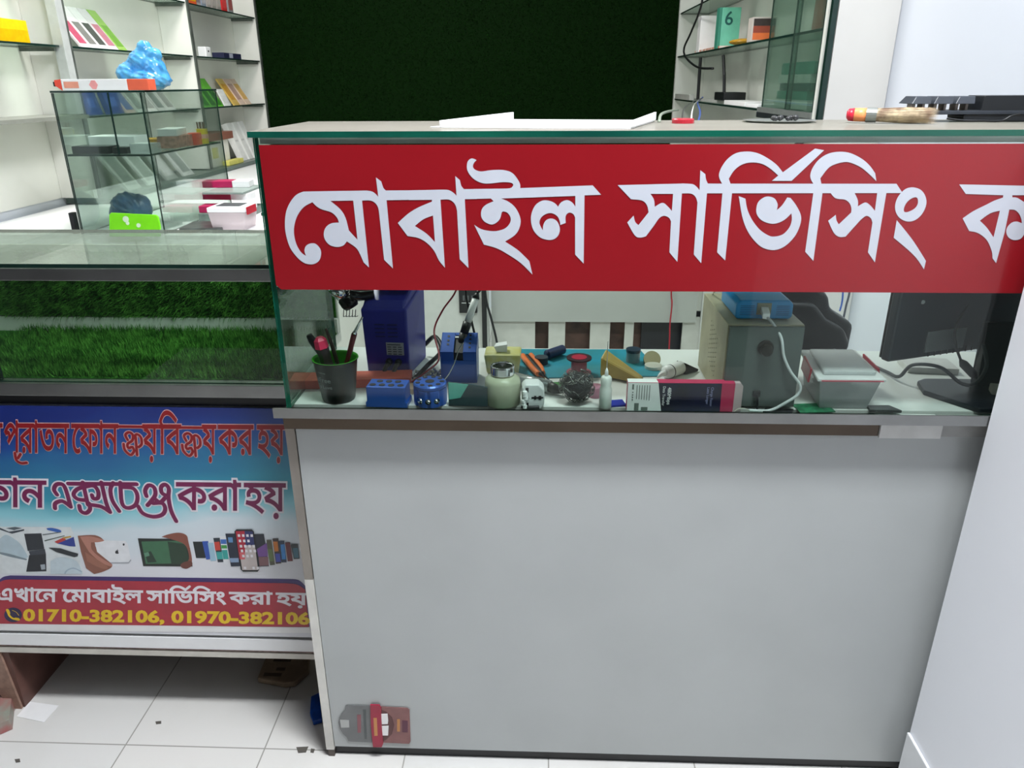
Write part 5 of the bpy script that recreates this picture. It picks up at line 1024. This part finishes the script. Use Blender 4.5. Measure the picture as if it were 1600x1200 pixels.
for i, d in enumerate(('long white box leaning beside the brown box', 'long white box leaning in the middle of the three', 'long white box leaning nearest the green wall')):
    pack(d, 'box', XL-.01, 4.10+i*.085, .9155, .06, .20, .03, 'f0f0ec', 'd4d4d0', .35, 'white boxes leaning on the lowest board', (.2, .8, .5, .55), 'long_white_box')
pack('small sky blue box behind the long white boxes', 'box', LX+.045, 4.13, 1.13, .05, .06, .02, '5aa8d0', '3a88b8', 0, None, name='blue_box') if False else None
# first bay, over exposed yellow box
pack('yellow box with a pale top on the nearest shelf by the picture edge', 'box', XL-.012, 2.38, 1.4115, .20, .062, .07, 'f2c818', 'e8b40c', 0, None, (.02, .98, .0, .55), 'yellow_box')
# glass cabinet standing on the staff counter
G = thing('glass_display_box', 'glass display box with one inner shelf on the staff counter', 'display box', (-1.19, 2.3, CZ))
GU = glass('display_glass', 'f3faf6', .9, dust=.03, dustcol='a8c0b4')
gx0, gx1, gy0, gy1 = -1.312, -1.069, 2.10, 2.60
pane('front_glass', gx0, gx1, gy0, gy0+.005, CZ, 1.271, G, GU, GED); pane('side_glass', gx1-.0045, gx1, gy0+.0055, gy1, CZ, 1.271, G, GU, GED)
pane('left_glass', gx0, gx0+.0045, gy0+.0055, gy1, CZ, 1.271, G, GU, GED)
pane('inner_shelf', gx0+.005, gx1-.005, gy0+.006, 2.59, 1.108, 1.113, G, GU, GED); pane('top_glass', gx0-.002, gx1+.002, gy0, gy1, 1.2715, 1.2765, G, GU, GED)
MB().box(-1.158, -1.154, gy0-.003, gy0-.0005, 1.114, 1.271).build('door_joint', GED, G, world=True)
def bxw(name, label, cat, x0, x1, y0, y1, z0, z1, m_, rz=0, grp=None, bev=.0015, extra=None):
    cx_, cy_ = (x0+x1)/2, (y0+y1)/2; t = thing(name, label, cat, (cx_, cy_, z0), rz, grp); MB().box(x0-cx_, x1-cx_, y0-cy_, y1-cy_, 0, z1-z0).build('body', m_, t, bevel=bev)
    if extra: (a, b, c, d, e, f), m2 = extra; MB().box(a, b, c, d, e, f).build('print', m2, t)
    return t
bxw('white_lidded_box', 'long white lidded box on the inner shelf of the display box', 'box', -1.295, -1.16, 2.2, 2.28, 1.1135, 1.155, WHITE_PVC)
bxw('black_case_stack', 'stack of glossy black cases lying left on the inner shelf', 'case', -1.295, -1.19, 2.112, 2.17, 1.1135, 1.134, BLACKG)
bxw('black_striped_packet', 'small black striped packet beside the black cases', 'packet', -1.182, -1.142, 2.112, 2.155, 1.1135, 1.131, BLACK)
T = thing('clear_plastic_tray', 'clear plastic tray with white things at the front of the inner shelf', 'tray', (-1.105, 2.15, 1.1135)); MB().box(-.030, .028, -.03, .03, 0, .026).build('tray', glass('clear_tray', 'eef2f2', .6, dust=.45, dustcol='e6ecec'), T); 
bxw('white_slanted_box', 'white box lying on the red striped box in the display box', 'box', -1.15, -1.095, 2.30, 2.42, 1.148, 1.168, WHITE_CARD, .2)
bxw('red_striped_box', 'red and white striped box under the white slanted box', 'box', -1.145, -1.090, 2.30, 2.42, 1.1135, 1.1475, mat('striped_red', 'd8a090', .5, var=.3, scale=80))
bxw('yellow_red_box', 'small yellow and red box left of the striped box', 'box', -1.20, -1.15, 2.30, 2.38, 1.1135, 1.14, mat('amber_card', 'e0a820', .4), extra=((-.02, .0, -.0406, -.0401, .004, .02), mat('scarlet_print', 'c8302c', .4)))
bxw('orange_qr_box', 'orange red box beside the yellow pen pot', 'box', -1.105, -1.078, 2.42, 2.46, 1.1135, 1.150, ORANGE)
T = thing('yellow_pen_pot', 'yellow round pot full of brown pens in the display box', 'pot', (-1.092, 2.50, 1.1135)); MB().lathe([(0, 0), (.0165, 0), (.0175, .045), (.0, .045)], seg=24).build('pot_body', mat('yellow_pot', 'f0d818', .35), T); MB().lathe([(.0178, .016), (.0180, .017), (.0180, .028), (.0178, .029)], seg=24, cap=False).build('pot_label', mat('pot_label_pink', 'f0b8a0', .5), T)
for k in range(5): MB().tube([Vector((-.010+.005*k, -.004+.004*(k % 2), .0455)), Vector((-.011+.0055*k, -.004+.004*(k % 2), .066))], .0026, 8).build('pen', mat('pen_brown', '6a4a34', .4), T)
# things on top of the display box
T = thing('orange_white_box', 'long white retail box with orange ends on top of the glass display box', 'box', (-1.18, 2.145, 1.277)); 
MB().box(-.112, .068, -.022, .022, 0, .028).build('white_sleeve', WHITE_CARD, T, bevel=.001); MB().box(.0685, .125, -.022, .022, 0, .028).build('orange_end', mat('salmon_orange', 'ec6a4c', .4), T, bevel=.001)
MB().hexa([(-.130, -.022, .012), (-.1125, -.022, 0), (-.1125, .022, 0), (-.130, .022, .012), (-.130, -.022, .026), (-.1125, -.022, .028), (-.1125, .022, .028), (-.130, .022, .026)]).build('orange_flap', mat('red_orange', 'f0503c', .4), T); MB().box(-.142, -.1305, -.01, .01, .010, .022).build('dark_plug', BLACK, T, bevel=.001)
MB().box(-.105, -.065, -.0227, -.0221, .006, .022).build('orange_logo_panel', mat('peach_print', 'f0a088', .4), T); MB().prism([(-.036, .014), (-.028, .003), (-.018, .003), (-.012, .014), (-.018, .025), (-.028, .025)], .0005, 'y', -.0226).build('hexagon_print', mat('peach_pink_print', 'f0a0a0', .4), T)
def blob(mb, c, r, amp, seed, n=40, m=26):
    rs = random.Random(seed); ks = [(rs.uniform(2, 9), rs.uniform(2, 9), rs.uniform(2, 9), rs.random()*6) for _ in range(9)]; b = len(mb.v)
    for i in range(m+1):
        t = math.pi*i/m
        for j in range(n):
            p = math.tau*j/n; d = (math.sin(t)*math.cos(p), math.sin(t)*math.sin(p), math.cos(t)); q_ = 1+amp*sum(abs(math.sin(a*d[0]+b2*d[1]+c_*d[2]+e)) for a, b2, c_, e in ks)/9-amp*.5
            mb.v.append((c[0]+d[0]*r[0]*q_, c[1]+d[1]*r[1]*q_, c[2]+d[2]*r[2]*q_))
    for i in range(m):
        for j in range(n): mb.f.append((b+i*n+j, b+i*n+(j+1) % n, b+(i+1)*n+(j+1) % n, b+(i+1)*n+j)); mb.m.append(0)
T = MB(); blob(T, (-1.10, 2.27, 1.305), (.052, .05, .028), .5, 1); blob(T, (-1.082, 2.27, 1.322), (.030, .035, .042), .5, 2); blob(T, (-1.118, 2.27, 1.350), (.034, .03, .030), .6, 3); blob(T, (-1.104, 2.27, 1.378), (.020, .018, .026), .6, 4); blob(T, (-1.080, 2.27, 1.368), (.022, .018, .018), .5, 5); blob(T, (-1.150, 2.27, 1.318), (.040, .04, .032), .5, 8); T.v = [(v[0]-.018, v[1], v[2]) for v in T.v]
o = T.build('blue_plastic_bag', mat('blue_poly_bag', '2a78bc', .2, var=.25, scale=25, col2='5aaad6', bump=.6, bscale=60), None, loc=(-1.1, 2.27, 1.28), smooth=True, world=True); rm = o.modifiers.new('r', 'REMESH'); rm.mode = 'VOXEL'; rm.voxel_size = .0035; rm.use_smooth_shade = True
tag(o, 'crumpled translucent blue plastic bag on top of the glass display box', 'bag')
# things on the staff counter
T = thing('lime_green_pouch', 'lime green zip pouch with white print standing behind the low showcase', 'pouch', (-1.135, 2.085, CZ), 0); T.rotation_euler = (-.18, 0, .03)
MB().prism([(-.072, .0), (.070, .0), (.074, .028), (.070, .055), (.064, .060), (-.060, .066), (-.066, .060)], .008, 'y', -.004).build('pouch_body', mat('lime_pouch', '7ce01c', .3, var=.05), T, bevel=.002)
for x, z, r in ((-.020, .048, .0085), (-.016, .037, .005), (.014, .031, .006)): MB().lathe([(r, 0), (r, .0006), (0, .0006)], (x, -.0044, z), 18, rot=RX90).build('white_print', mat('mint_print', 'd8f0d0', .4), T)
T.location = (-1.135, 2.062, CZ+.0)
MG = mat('crimson_card', 'b01c54', .35)
for i, (x, y, z, rz, d) in enumerate(((-1.03, 2.50, .999, .10, 'crimson and white box, topmost of the stack in the display corner'), (-1.00, 2.42, .9500, -.1, 'crimson and white box in the middle of the stack'), (-.99, 2.36, .9200, .06, 'crimson and white box low in the stack'))):
    t = thing('crimson_box', d, 'box', (x, y, z if i else .978), rz, 'crimson boxes on the staff counter'); MB().box(-.075, .02, -.03, .03, 0, .020).build('crimson_part', MG, t, bevel=.001); MB().box(.0205, .075, -.03, .03, 0, .020).build('white_part', WHITE_CARD, t, bevel=.001)
bxw('grey_carton_stack', 'grey green carton under the crimson boxes', 'carton', -1.06, -.93, 2.31, 2.53, CZ, .9195, mat('grey_green_card', '66786f', .4, var=.2, scale=40)); bxw('grey_slab', 'grey slab between the crimson boxes', 'slab', -1.06, -.93, 2.36, 2.55, .9705, .9775, mat('slab_grey', '8a9892', .3)) 
bxw('slate_phone_case', 'dark flat phone case lying near the edge of the staff counter', 'phone case', -1.05, -.93, 2.14, 2.27, CZ, .905, mat('case_slate', '4c5250', .3, var=.3, scale=30), .1); bxw('white_packet', 'white packet behind the flat phone case', 'packet', -1.0, -.93, 2.29, 2.305, CZ, .925, WHITE_CARD)
T = thing('clip_box', 'translucent white clip box with a red clip on the staff counter', 'container', (-.905, 2.2, CZ)); MB().hexa([(-.048, -.04, 0), (.044, -.04, 0), (.044, .05, 0), (-.048, .05, 0), (-.055, -.045, .052), (.052, -.045, .052), (.052, .055, .052), (-.055, .055, .052)]).build('box_body', glass('pink_white_plastic', 'f0e8ea', .4, dust=.7, dustcol='dccfd2', rough=.3), T); MB().box(-.057, .054, -.047, .057, .0525, .066).build('lid', WHITE_PVC, T, bevel=.002); MB().box(.0545, .058, -.035, .035, .045, .066).build('red_clip', _mats['red_clip'], T); MB().box(-.04, .03, -.02, .04, .0664, .068).build('dark_pouch', mat('pouch_slate', '4a4e52', .4), T)
bxw('black_phone', 'black phone lying behind the clip box', 'phone', -.905, -.84, 2.42, 2.50, CZ, .905, BLACKG)
T = MB(); blob(T, (-1.24, 2.24, CZ+.045), (.045, .05, .05), .5, 21); blob(T, (-1.205, 2.25, CZ+.05), (.03, .03, .04), .4, 22); o = T.build('blue_film_roll', mat('steel_blue_film', '4c6c94', .3, var=.2, scale=30, bump=.5), None, loc=(-1.23, 2.24, CZ), smooth=True, world=True); rm = o.modifiers.new('r', 'REMESH'); rm.mode = 'VOXEL'; rm.voxel_size = .004; rm.use_smooth_shade = True
tag(o, 'steel blue wrapped film bundle at the bottom left of the display box', 'bundle')
bxw('black_strip', 'short black strip standing left of the glass display box', 'strip', -1.338, -1.325, 2.10, 2.12, CZ, .955, BLACK); bxw('white_block', 'small white block behind the low showcase', 'block', -1.30, -1.25, 2.06, 2.085, CZ, .903, WHITE_PVC) if False else None

# ------------------------------------------------------------------ right wall cabinet
XR = .725
Q = thing('glass_wall_cabinet', 'white wall cabinet with glass shelves and a sliding glass door on the right', 'cabinet', (XR, 3.2, 1.2))
CB = mat('cabinet_back', 'd8dbd4', .5, var=.03, scale=4)
MB().box(RXN-.006, RXN-.001, 2.155, YB+.02, FZ, 2.6).build('back_board', CB, Q, world=True); MB().box(XR+.001, RXN-.007, 4.468, YB+.02, FZ, 2.6).build('end_panel', CB, Q, world=True)
MB().box(XR, RXN-.007, 2.152, 2.170, 1.17, 2.6).build('side_panel', CB, Q, world=True)
for z, y0 in ((1.206, 2.72), (1.420, 2.175), (1.630, 2.175)):
    o = pane('glass_shelf', XR+.004, RXN-.008, y0, 4.46, z-.007, z, Q, GSH, GED)
MB().box(XR-.004, RXN-.008, 2.172, 2.715, 1.180, 1.196).build('base_board', mat('dark_base', '23282a', .35), Q, world=True); MB().box(XR-.003, XR+.02, 2.172, 2.715, 1.1965, 1.212).build('door_track', mat('track_grey', '8a8f8c', .35, .4), Q, world=True)
for y0, y1, dx in ((2.175, 2.42, 0), (2.40, 2.70, .007)):
    o = pane('sliding_door', XR-.0005+dx, XR+.0045+dx, y0, y1, 1.2125, 2.4, Q, glass('door_glass', 'e4f1ea', .9, dust=.08, dustcol='8fb0a0'), GED)
MB().box(XR-.006, XR-.0015, 2.110, 2.172, 1.17, 2.6).build('front_trim', BLACK, Q, world=True) if False else MB().box(XR-.005, XR+.008, 2.108, 2.125, 1.17, 2.6).build('front_trim', GED, Q, world=True)
MB().box(RXN-.03, RXN-.0075, 2.68, 2.70, 1.08, 1.178).build('shelf_bracket', EDGE, Q, world=True)
T = thing('teal_phone_box', 'teal phone box with a large number 6 on the right cabinet shelf', 'phone box', (XR+.048, 3.50, 1.4205)); MB().box(-.032, .044, -.022, .03, 0, .155).build('box_body', mat('teal_box', '74c8ac', .4), T, bevel=.001); MB().box(-.044, -.0323, -.020, .03, 0, .155).build('dark_spine', mat('teal_spine', '3c8a74', .4), T)
wtext('6', mat('deep_teal_print', '1c5c58', .4), T, 'printed_number', (XR+.026, 3.4772, 1.510), (1, 0, 0), (0, 0, 1), .074, .008)
bxw('white_phone_box', 'tall white phone box left of the teal box', 'phone box', XR+.006, XR+.09, 3.88, 3.95, 1.4205, 1.575, WHITE_CARD)
T = thing('orange_black_carton', 'small orange and black carton with a silver edge on the right cabinet shelf', 'carton', (XR+.045, 2.94, 1.4205)); MB().box(-.042, .040, -.025, .035, 0, .078).build('box_body', mat('carton_rim', 'c8c0b8', .4), T, bevel=.001)
MB().box(-.038, .036, -.0258, -.0252, .006, .028).build('orange_band', mat('carton_orange', 'e8743c', .4), T); MB().box(-.038, .036, -.0258, -.0252, .0282, .050).build('brick_band', mat('carton_brick', '9c4834', .4), T); MB().box(-.038, .036, -.0258, -.0252, .0502, .073).build('black_band', mat('carton_black', '3c3230', .4), T)
T = MB(); blob(T, (XR+.052, 3.22, 1.4335), (.052, .06, .0115), .3, 31); o = T.build('amber_snack_packet', mat('amber_packet', 'd09a20', .3, var=.2, scale=60), None, loc=(XR+.035, 3.13, 1.421), smooth=True, world=True); tag(o, 'amber yellow packet lying in front of the teal box', 'packet')
bxw('orange_leaflets', 'thin orange and white leaflets lying at the far end of the shelf', 'leaflets', XR+.01, XR+.08, 3.45, 4.0, 1.4205, 1.430, mat('leaflet_orange', 'c86a40', .5, var=.4, scale=30, col2='e8e0d8'))
T = thing('wifi_router', 'black router with two tall antennas on the lower right shelf', 'router', (XR+.06, 3.40, 1.2065)); MB().box(-.045, .045, -.09, .09, .012, .044).build('router_body', BLACK, T, bevel=.003)
MB().tube([Vector((-.03, -.03, .03)), Vector((-.035, -.02, .11)), Vector((-.035, .03, .185))], .0065, 8).build('antenna', BLACK, T); MB().tube([Vector((-.045, .45, .005)), Vector((-.048, .45, .19))], .0075, 8).build('antenna', BLACK, T)
MB().box(-.03, .04, .40, .50, 0, .011).box(-.03, .04, -.09, .3999, 0, .0118).build('router_shelf_plate', mat('plate_light', 'c4c6c2', .4), T)
for i, (y0, y1, h0, m_, d) in enumerate(((2.92, 3.25, .016, WHITE_CARD, 'flat white slab lying right of the router'), (2.74, 2.90, .012, WHITE_PVC, 'thin white slab next to the sliding door'))):
    bxw('white_slab', d, 'slab', XR+.005, XR+.10, y0, y1, 1.2065, 1.2065+h0, m_)
bxw('long_grey_box', 'long pale box at the far end of the lower shelf', 'box', XR-.004, XR+.02, 3.97, 4.40, 1.2065, 1.232, mat('pale_grey_card', 'b8bab4', .4))
TLB = mat('teal_carton', '5aa898', .4)
for i, (z, h_, m_, d) in enumerate(((1.2125, .026, WHITE_CARD, 'white carton at the bottom of the stack behind the glass door'), (1.239, .024, TLB, 'teal carton second from the bottom behind the glass door'), (1.2635, .022, mat('slate_teal', '3c5c60', .4), 'dark teal carton third from the bottom behind the glass door'), (1.286, .024, WHITE_CARD, 'white carton second from the top behind the glass door'), (1.3105, .034, TLB, 'teal carton topmost behind the glass door'))):
    bxw('carton', d, 'carton', XR+.035+i*.002, XR+.13, 2.33+.02*(i % 2), 2.66-.015*(i % 3), z, z+h_, m_, 0, 'stacked cartons behind the glass door')
T = thing('red_hanging_tag', 'red triangular packet behind the glass door on the upper shelf', 'packet', (XR+.08, 2.40, 1.4205)); MB().prism([(-.16, 0), (.02, 0), (-.01, .17)], .02, 'x', 0).build('red_sheet', mat('red_sheet', 'c85a50', .4), T) ; MB().prism([(.03, 0), (.12, 0), (.10, .22), (.06, .22)], .02, 'x', 0).build('red_strip', mat('red_sheet', 'c85a50', .4), T)
lead('black_shelf_cable', 'black cable looping down the front of the right cabinet shelves', [at_x(1098, -30, XR-.012), at_x(1096, 8, XR-.012), at_x(1080, 50, XR-.012), at_x(1069, 75, XR-.012), at_x(1072, 90, XR-.012), at_x(1090, 105, XR-.012), at_x(1114, 107, XR-.012)], .005, BLKC)
for i, (pts, c, d) in enumerate(((((1066, 188, 1.36), (1070, 168, 1.9), (1085, 158, 2.8), (1098, 153, 3.3)), '3a3a38', 'thin dark wire from the red cap to the router'), (((1080, 187, 1.36), (1082, 172, 1.9), (1086, 162, 2.8), (1097, 152, 3.3)), 'd8d8d4', 'white wire from the red cap to the router'), (((1088, 200, 1.8), (1094, 175, 2.4), (1090, 160, 3.0), (1098, 152, 3.3)), '4a64b0', 'blue wire hanging below the router shelf'), (((1030, 190, 1.38), (1034, 178, 1.6), (1050, 173, 2.0), (1060, 172, 2.4)), '8a9484', 'grey green wire arching behind the white tray'))):
    lead('thin_wire', d, [at_y(*p) for p in pts], .0016+.0012*(i > 1), mat('wire_'+c, c, .4), None)

# ------------------------------------------------------------------ floor things and the stuck packaging
T = thing('glue_package_card', 'grey and red torn adhesive package stuck to the lower left of the front panel', 'package', (0, 1.151, 0))
def fp_(x, y): p = at_y(x, y, 1.1505); return (p.x, p.z)
def fpl(name, pts, m_, d0, d1):
    MB().prism([fp_(*p) for p in pts], d1-d0, 'y', 1.151-d1).build(name, m_, T, world=True)
k_ = lambda l: [(520+p[0]/11.43, 1090+p[1]/11.43) for p in l]
arc = [(100+0, 440)]+[(310-215*math.cos(a)-0, 450-330*math.sin(a)*.95) for a in ()]
fpl('grey_card', k_([(225, 150), (250, 135), (670, 150), (700, 800), (320, 780), (280, 770), (250, 705), (180, 640), (125, 550), (100, 440), (120, 350), (160, 280), (215, 225)]), mat('pack_grey', '77797a', .45, .2, var=.08, scale=20), 0, .0012)
fpl('brown_blister', k_([(850, 160), (1330, 185), (1370, 215), (1390, 780), (1365, 822), (890, 800)]), mat('pack_brown', '8a5c5a', .3, var=.1, scale=30), 0, .0012)
fpl('dark_window', k_([(860, 210), (960, 250), (1060, 350), (1100, 480), (1060, 640), (960, 740), (870, 780)]), mat('pack_dark', '5c3232', .3), .0013, .0018)
fpl('red_band', k_([(675, 105), (835, 110), (865, 160), (880, 500), (905, 800), (880, 855), (725, 855), (690, 500)]), mat('pack_red', 'a01c3c', .35), .0019, .0050)
fpl('white_tag', k_([(868, 280), (980, 275), (992, 400), (985, 455), (880, 460)]), WHITE_CARD, .0020, .0030); fpl('white_tag', k_([(870, 495), (1000, 490), (990, 660), (870, 660)]), WHITE_CARD, .0020, .0030)
fpl('gold_print', k_([(735, 330), (795, 330), (810, 645), (750, 650)]), mat('pack_gold', 'c88a50', .4), .0051, .0055); fpl('gold_print', k_([(1150, 380), (1200, 380), (1200, 600), (1150, 600)]), _mats['pack_gold'], .0013, .0017)
fpl('label_square', k_([(130, 390), (290, 395), (295, 525), (150, 530)]), mat('pack_pale', 'b8bab8', .5), .0013, .0017); fpl('purple_print', k_([(1240, 400), (1340, 410), (1340, 615), (1240, 610)]), mat('pack_purple', '5c2a40', .4), .0013, .0017)
fpl('red_lettering', k_([(435, 300), (505, 300), (505, 620), (445, 620)]), mat('pack_dull_red', '8f5a60', .5), .0013, .0017); fpl('dark_lettering', k_([(540, 210), (590, 210), (610, 730), (570, 730)]), mat('pack_dull_dark', '565c5c', .5), .0013, .0017)
def fl(px, py, z=FZ): p = at_z(px, py, z); return (p.x, p.y)
def fprism(name, label, cat, pts, h_, m_, bev=0):
    P_ = [fl(*p) for p in pts]; c = np.mean(P_, 0); return tag(MB().prism([(a-c[0], b-c[1]) for a, b in P_], h_, 'z', 0).build(name, m_, None, loc=(c[0], c[1], FZ+.0005), bevel=bev), label, cat)
fprism('white_paper_sheet', 'white paper sheet lying on the floor by the wooden leg', 'paper', [(47, 1097), (92, 1103), (69, 1129), (26, 1120)], .0008, WHITE_CARD)
fprism('blue_plastic_piece', 'crumpled blue plastic piece on the floor beside the counter post', 'plastic', [(487, 1094), (500, 1088), (504, 1130), (490, 1134), (485, 1120)], .012, mat('royal_blue_plastic', '1f5fd0', .25, var=.2, scale=60), .002)
fprism('red_green_bag', 'red and grey plastic bag on the floor at the far left', 'bag', [(-30, 1060), (2, 1062), (14, 1075), (24, 1100), (20, 1140), (2, 1148), (-30, 1160)], .03, mat('bag_red_grey', 'a8303c', .4, var=.3, scale=14, col2='8c9488', bump=.5), .006)
T = thing('crumpled_paper_bag', 'crumpled brown printed paper bag under the low showcase', 'paper bag', (*fl(440, 1045), FZ)); bgp = [fl(*p) for p in ((403, 1068), (425, 1013), (486, 1010), (484, 1055), (462, 1074), (445, 1076))]; tx, ty = fl(440, 1045)
MB().prism([(a-tx, b-ty) for a, b in bgp], .016, 'z', .001).build('bag_body', mat('kraft_paper', 'a08a74', .8, var=.15, scale=30, bump=.6), T, bevel=.004)
for a, b, c, d in ((432, 1031, 450, 1036), (430, 1038, 455, 1043), (434, 1052, 446, 1057), (415, 1060, 440, 1066)):
    p0, p1 = fl(a, b), fl(c, d); MB().box(p0[0]-tx, p1[0]-tx, p1[1]-ty, p0[1]-ty, .0172, .0176).build('print_line', mat('kraft_print', '5a4a40', .7), T)
for i, pts in enumerate((((243, 1128), (252, 1127), (252, 1131), (244, 1132)), ((463, 1168), (482, 1167), (478, 1176), (466, 1177)), ((23, 1187), (31, 1186), (32, 1191), (25, 1192)), ((486, 1170), (492, 1171), (490, 1177), (485, 1176)))):
    fprism('dirt_speck', ('small dark dirt speck in the middle of the floor', 'dark dirt smudge on the tile joint near the counter post', 'small dark speck on the floor at the lower left', 'dark dirt speck closest to the counter post')[i], 'dirt', list(pts), .0008, mat('dirt', '5a5650', .9))
lead('black_wire_scrap', 'short black wire scrap on the floor under the low showcase', [(*fl(288, 1012), FZ+.003), (*fl(305, 1012), FZ+.003), (*fl(325, 1025), FZ+.003)], .002, BLACK)
